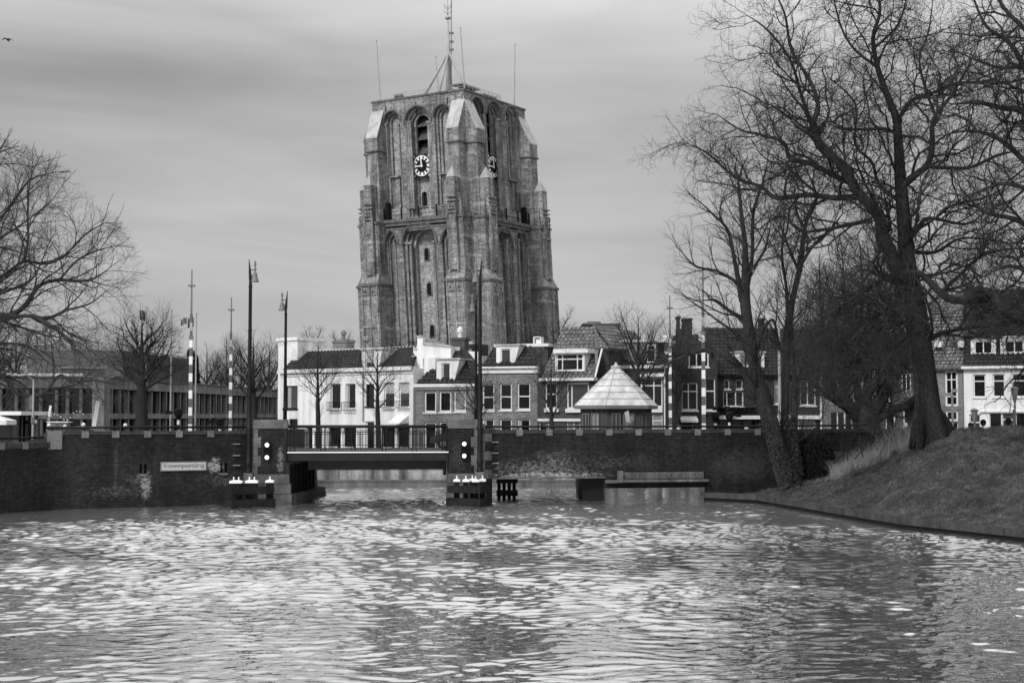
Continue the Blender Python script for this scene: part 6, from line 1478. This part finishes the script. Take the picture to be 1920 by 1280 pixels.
flag_pole(320.5, 98, 583, 714, 'empty white flagpole between the two flagged ones', [])
# warning lights
def warn(px, D, ytop, label, arm=-1):
    x = XD(px, D); zt = P(px, ytop, D).z; root = thing('warning_light', label, 'warning light', (x, D, 2.3), 'black and white warning lights on the street')
    b = MB(); zz = zt - .55; n = 6
    for k in range(n):
        b2 = MB(); z0 = 2.3 + (zz - 2.3) * k / n; b2.tube([(x, D, z0 + .002), (x, D, 2.3 + (zz - 2.3) * (k + 1) / n - .002)], .07, 8); b2.build('post_band', M_white if k % 2 else M_iron, root)
    b.lathe((x, D, zz), [(.1, 0), (.16, .18), (.2, .22), (.2, .5), (.1, .56)], 8); b.wbox(x + arm * .5 - .12, x + arm * .5 + .12, D - .1, D + .1, zt - .28, zt - .1); b.beam((x, D, zt - .2), (x + arm * .5, D, zt - .2), .06); b.build('lamp_cluster', M_iron, root)
warn(335.5, 72, 766, 'black warning light on striped post left of the tallest barrier arm'); warn(413, 77, 784, 'black warning light on striped post left of the second barrier arm')
warn(1341, 72, 772, 'black warning light on striped post right of the barrier arms'); warn(1367, 77, 772, 'smaller black warning light on striped post right of the barrier arms', 1)
def stick(name, label, cat, px0, y0, px1, y1, D, w, mat, group=None):
    root = thing(name, label, cat, P(px0, y0, D), group); b = MB(); b.beam(P(px0, y0, D), P(px1, y1, D), w, w * .5, up=(0, 1, 0)); b.build('board', mat, root)
    b = MB(); q = P(px0, y0, D); b.wbox(q.x - .25, q.x + .25, q.y - .2, q.y + .2, 2.29, 2.42); b.build('foot', M_grey, root)
stick('leaning_post', 'thin white post leaning right beside the string of globe lamps', 'post', 84, 838, 95, 760, 70, .11, M_white); stick('leaning_post', 'thick white post leaning right before the office corner', 'post', 170, 838, 184, 752, 72, .2, M_white)
for i, (px, y, D) in enumerate(((66, 791, 68), (92, 797, 68), (121.5, 800, 68), (156.5, 796, 69), (235, 797, 70))):
    p = P(px, y, D); r = thing('globe_lamp', ['white globe lamp beside the lamp pole', 'white globe lamp left on the terrace bar', 'white globe lamp right on the terrace bar', 'white globe lamp on a stake beside the thick leaning post', 'white globe lamp farthest right along the railing'][i], 'lamp', (p.x, p.y, 2.3), 'white globe lamps along the terrace')
    b = MB(); b.lathe((p.x, p.y, p.z - .1), [(.02, 0), (.075, .03), (.1, .1), (.075, .17), (.02, .2)], 10); b.build('globe', M_white, r, True); b = MB(); b.tube([(p.x, p.y, 2.3), (p.x, p.y, p.z - .08)], .02, 6); b.build('stake', M_iron, r)
# string of small bulbs
root = thing('string_lights', 'string of tiny white bulbs strung above the terrace at the left', 'string lights', P(110, 800, 69.5)); b = MB(); c = MB(); prev = None
for i in range(15):
    px = 72 + i * 6; y = 785 + 6 * math.sin(i * .9) - (3 if i > 10 else 0) - i * .35; p = P(px, y, 69.6); b.lathe((p.x, p.y, p.z), [(.01, 0), (.03, .02), (.03, .045), (.01, .06)], 6)
    if prev: c.tube([prev, p + Vector((0, 0, .06))], .008, 4)
    prev = p + Vector((0, 0, .06))
b.build('bulbs', M_white, root); c.build('cable', M_iron, root)
# terrace bar
root = thing('terrace_bar', 'low white bar counter with roof on the terrace behind the left wall', 'bar', (XD(108, 69), 69, 2.3)); x0, x1 = XD(91, 69), XD(127, 69)
b = MB(); b.wbox(x0, x1, 69, 69.6, 2.3, P(0, 793, 69).z); b.build('counter', M_conc, root); b = MB(); b.wbox(x0 - .05, x1 + .05, 68.95, 69.7, P(0, 792, 69).z, P(0, 790, 69).z); b.build('top', M_white, root)
# left kiosk
root = thing('terrace_kiosk', 'small flat roofed kiosk with white fascia at the far left edge', 'kiosk', (XD(20, 68), 68, 2.3)); x0, x1 = XD(-60, 68), XD(61, 68)
zf1, zf0 = P(0, 771, 68).z, P(0, 778, 68).z; b = MB(); b.wbox(x0, x1, 66.5, 71, zf0, zf1); b.build('roof', M_white, root)
b = MB(); b.wbox(x0 + .1, XD(25, 68), 68.1, 70.9, 2.3, zf0 - .01); b.build('wall', M_concd, root); b = MB(); b.wbox(XD(25, 68) + .01, XD(37, 68), 68.0, 70.8, 2.3, zf0 - .012); b.build('wall_panel', M_conc, root)
b = MB(); b.wbox(XD(39, 68), XD(42, 68), 67.9, 68.0, 2.3, zf0 - .01); b.wbox(XD(56, 68), XD(60, 68), 67.9, 68, 2.3, zf0 - .01); b.build('post', M_iron, root); b = MB(); b.wbox(XD(42, 68), XD(56, 68), 68.2, 68.3, 2.3, zf0 - .01); b.build('window', M_glass, root)
root = thing('parasol', 'white square parasol before the kiosk at the far left edge', 'parasol', (XD(-12, 65), 65, 2.3)); x, y = XD(-12, 65), 65.5; hw = XD(23, 65.5) - x; z0, z1, z2 = P(0, 796, 65.5).z, P(0, 788, 65.5).z, P(0, 779, 65.5).z
b = MB(); b.hexa([(x - hw, y - hw, z1), (x + hw, y - hw, z1), (x + hw, y + hw, z1), (x - hw, y + hw, z1), (x - .1, y - .1, z2), (x + .1, y - .1, z2), (x + .1, y + .1, z2), (x - .1, y + .1, z2)])
for q in ((x - hw, x + hw, y - hw, y - hw + .02), (x + hw - .02, x + hw, y - hw + .02, y + hw), (x - hw, x - hw + .02, y - hw + .02, y + hw)): b.wbox(*q, z0, z1 - .003)
b.build('canopy', M_white, root); b = MB(); b.tube([(x, y, 2.3), (x, y, z2)], .03, 8); b.build('pole', M_iron, root)
# lamp pole at the left
x = XD(63, 64); root = thing('street_pole', 'pale metal street pole with a box near the far left kiosk', 'pole', (x, 64, 2.3)); b = MB(); b.tube([(x, 64, 2.3), (x, 64, P(0, 712, 64).z)], [.055, .035], 8); b.build('pole', M_pole, root)
b = MB(); b.wbox(x - .18, x - .03, 64, 64.1, P(0, 768, 64).z, P(0, 742, 64).z); b.tube([(x, 64, P(0, 712, 64).z), (x - .2, 64, P(0, 708, 64).z)], .03, 6); b.lathe((x, 64, P(0, 795, 64).z), [(.06, 0), (.09, .05), (.09, .3), (.06, .34)], 8); b.build('box', M_conc, root)
# car behind the low wall
def car(x0, y, L, label):
    root = thing('parked_car', label, 'car', (x0 + L / 2, y, 2.3)); z = 2.02; w = 1.7
    prof = [(0, .35), (.05, .75), (.9, .95), (1.55, 1.38), (2.1, 1.46), (3.1, 1.45), (3.8, 1.2), (4.0, .95), (4.1, .5), (4.05, .3)]
    k = L / 4.1; b = MB(); F_ = Fac((x0, y, z), (1, 0, 0), (0, -1, 0)); b.panel(F_, [(a * k, h) for a, h in prof], [], -w, 0); b.build('body', M_car, root)
    for pr in ([(1.15, .98), (1.62, 1.32), (2.25, 1.37), (2.25, .98)], [(2.33, .98), (2.33, 1.37), (3.05, 1.36), (3.6, 1.15), (3.65, .98)]): b = MB(); b.panel(F_, [(a * k, h) for a, h in pr], [], .002, .012); b.build('window', M_glass2, root)
    b = MB(); b.beam((x0 + 1.55 * k, y - .02, z + 1.41), (x0 + 3.1 * k, y - .02, z + 1.5), .03); b.build('roof_trim', M_pole, root)
    for a in (.8, 3.3):
        c = (x0 + a * k, y + .02, z + .32); b = MB(); b.tube([(c[0], y - .03, c[2]), (c[0], y + .2, c[2])], .31, 16); wh = b.build('wheel', M_iron, root); b = MB(); b.tube([(c[0], y - .05, c[2]), (c[0], y - .03, c[2])], .18, 12); b.build('rim', M_grey, wh)
    return root
car(XD(32, 63.5), 63.5, 4.0, 'dark parked car showing above the low wall at the left')
car(XD(805, 84), 84, 4.1, 'dark parked car glimpsed through the bridge railing before the hipped house')
# lamp posts and signs, right
def lantern_post(px, D, ytop, label):
    x = XD(px, D); zt = P(px, ytop, D).z; root = thing('street_lantern', label, 'street lantern', (x, D, 2.26), 'street lanterns behind the bank'); b = MB(); b.tube([(x, D, 2.2), (x, D, zt - .85)], [.06, .045], 8); b.build('post', M_grey, root)
    b = MB(); b.lathe((x, D, zt - .85), [(.06, 0), (.09, .1), (.2, .68), (.21, .7)], 4); b.build('glass', M_glass3, root)
    b = MB(); b.lathe((x, D, zt - .15), [(.26, 0), (.26, .04), (.1, .12), (.02, .15)], 4); b.build('cap', M_grey, root); b = MB(); b.wbox(x - .12, x + .0, D - .1, D, zt - 2.0, zt - 1.2); b.build('sign', M_grey, root)
lantern_post(1902, 75, 724, 'tall street lantern before the white house at the right edge'); lantern_post(1826, 82, 765, 'short street lantern before the left end of the white house')
x = XD(1785, 76); zz = P(0, 738, 76).z; root = thing('direction_sign', 'white finger post with two arms right of the big tree trunk', 'sign', (x, 76, 2.2)); b = MB(); b.tube([(x, 76, 2.2), (x, 76, zz)], .06, 8); b.build('post', M_pole, root)
for a, c, y0, y1, d in ((1763, 1784, 736, 743, 75.9), (1786, 1797, 729, 735, 76.2)): b = MB(); b.wbox(XD(a, 76), XD(c, 76), d, d + .04, P(0, y1, 76).z, P(0, y0, 76).z); b.build('arm', M_pole, root)
for px, y, w, lb in ((1818, 797, .2, 'small blank round traffic sign seen from behind by the short lantern'), (1842, 792, .24, 'dark oval road sign before the white house door'), (1889, 790, .26, 'dark round road sign beside the tall street lantern')):
    x = XD(px, 80); z = P(0, y, 80).z; root = thing('road_sign', lb, 'sign', (x, 80, 2.26)); b = MB(); b.tube([(x, 80.05, 2.26), (x, 80.05, z)], .03, 6); b.build('post', M_grey, root)
    b = MB(); b.panel(Fac((0, 80, 0), (1, 0, 0), (0, -1, 0)), [(x + w * .7 * math.cos(2 * math.pi * k / 16), z + w * .8 * math.sin(2 * math.pi * k / 16)) for k in range(16)], [], -.0, .03); b.build('plate', M_iron, root)
# tall pale mast behind the ivy trees
x = XD(1461.5, 79); z1 = P(0, 478, 79).z; root = thing('lamp_mast', 'tall pale lamp mast beside the two ivy stems', 'lamp mast', (x, 79, 2.3)); b = MB(); b.tube([(x, 79, 2.3), (x, 79, z1 - 5), (x, 79, z1), (x, 79, z1 + .9)], [.1, .07, .04, .02], 8); b.build('mast', M_pole, root)
b = MB(); b.lathe((x, 79, z1 - .12), [(.16, 0), (.14, .06), (.04, .16)], 8); b.build('lamp_head', M_pole, root)
# white bollards
for px, D, lb in ((119, 70, 'short white bollard beside the terrace bar'), (1272, 73, 'short white bollard right of the hut behind the wall'), (1399, 73, 'white bollard left of the leaning ivy tree')):
    x = XD(px, D); z = P(0, 797, D).z; root = thing('bollard', lb, 'bollard', (x, D, 2.3), 'white bollards along the street'); b = MB(); b.lathe((x, D, 2.3), [(.09, 0), (.08, z - 2.5), (.1, z - 2.48), (.1, z - 2.36), (.05, z - 2.3)], 10); b.build('post', M_white, root, True)
# striped post right
x = XD(1697, 80); root = thing('striped_post', 'short black and white striped post behind the reeds', 'post', (x, 80, 2.26))
for k in range(6): b = MB(); z0 = 2.26 + k * .22; b.tube([(x, 80, z0), (x, 80, z0 + .218)], .09, 8); b.build('post_band', M_white if k % 2 else M_iron, root)
# fence panels on the street before the terrace, seen through the railing
for px, D, w, lb in ((1712 - 1102, 87, 0, ''),): pass
for i, (px, lb) in enumerate(((626, 'white planter box before the terrace, leftmost'), (655, 'white planter box before the terrace, second from the left'), (728, 'white planter box before the terrace, second from the right'), (757, 'white planter box before the terrace, rightmost'))):
    D = 92 - (px - 600) * .02; x = XD(px, D); root = thing('planter', lb, 'planter', (x, D, 1.2), 'white planters before the terrace'); b = MB(); b.wbox(x - .24, x + .24, D - .2, D + .2, 1.2, 1.95); b.wbox(x - .27, x + .27, D - .23, D + .23, 1.952, 2.02); b.build('box', M_white, root); r = np.random.RandomState(i + 50); leaves('plant', np.array([x, D, 2.12]) + r.randn(160, 3) * np.array([.14, .12, .1]), .05, M_leaf, root, i)
x0, x1 = XD(541, 84), XD(572, 84); root = thing('parked_van', 'dark van seen through the left end of the bridge railing', 'van', ((x0 + x1) / 2, 84, 1.2))
b = MB(); F_ = Fac((x0 - 2.8, 84, 1.2), (1, 0, 0), (0, -1, 0)); Lv = x1 - x0 + 2.8; b.panel(F_, [(0, .3), (0, 1.2), (.5, 1.9), (1.0, 2.0), (Lv - .05, 2.0), (Lv, 1.8), (Lv, .3)], [], -1.8, 0); b.build('body', M_car, root); b = MB(); b.panel(F_, [(.3, 1.25), (.62, 1.75), (1.3, 1.75), (1.3, 1.25)], [], .002, .012); b.build('window', M_glass2, root)
for a in (.8, Lv - .8): b = MB(); b.tube([(x0 - 2.8 + a, 83.96, 1.53), (x0 - 2.8 + a, 84.2, 1.53)], .33, 14); b.build('wheel', M_iron, root)
# bird
p = P(14.5, 73.5, 60); root = thing('flying_bird', 'dark bird gliding high at the left of the sky', 'bird', p)
pts = [(3.5, 75, .3), (7, 73, .8), (10.5, 71.6, 1.3), (13.2, 73.3, 1.3), (15, 74, 1.7), (18.2, 73.4, 1.3), (21, 73.6, 1.1), (23.5, 75.5, .8), (25.5, 78, .3)]
b = MB(); vs = []
for (a, c, w) in pts: q = P(a, c, 60); w = w * 60 / FPX; vs += [(q.x, q.y - w * 3.2, q.z - .004), (q.x, q.y + w * 3.2, q.z - .004), (q.x, q.y, q.z + w * .5)]
b.add(vs, [f for i in range(len(pts) - 1) for f in ((3 * i, 3 * i + 3, 3 * i + 5, 3 * i + 2), (3 * i + 2, 3 * i + 5, 3 * i + 4, 3 * i + 1), (3 * i + 1, 3 * i + 4, 3 * i + 3, 3 * i))])
q = P(14.6, 75.2, 60); b.tube([q + Vector((0, -.22, -.01)), q + Vector((0, -.12, 0)), q + Vector((0, 0, 0)), q + Vector((0, .14, 0)), q + Vector((0, .26, .01))], [.008, .03, .045, .03, .006], 8); b.build('body', M_bird, root, True)
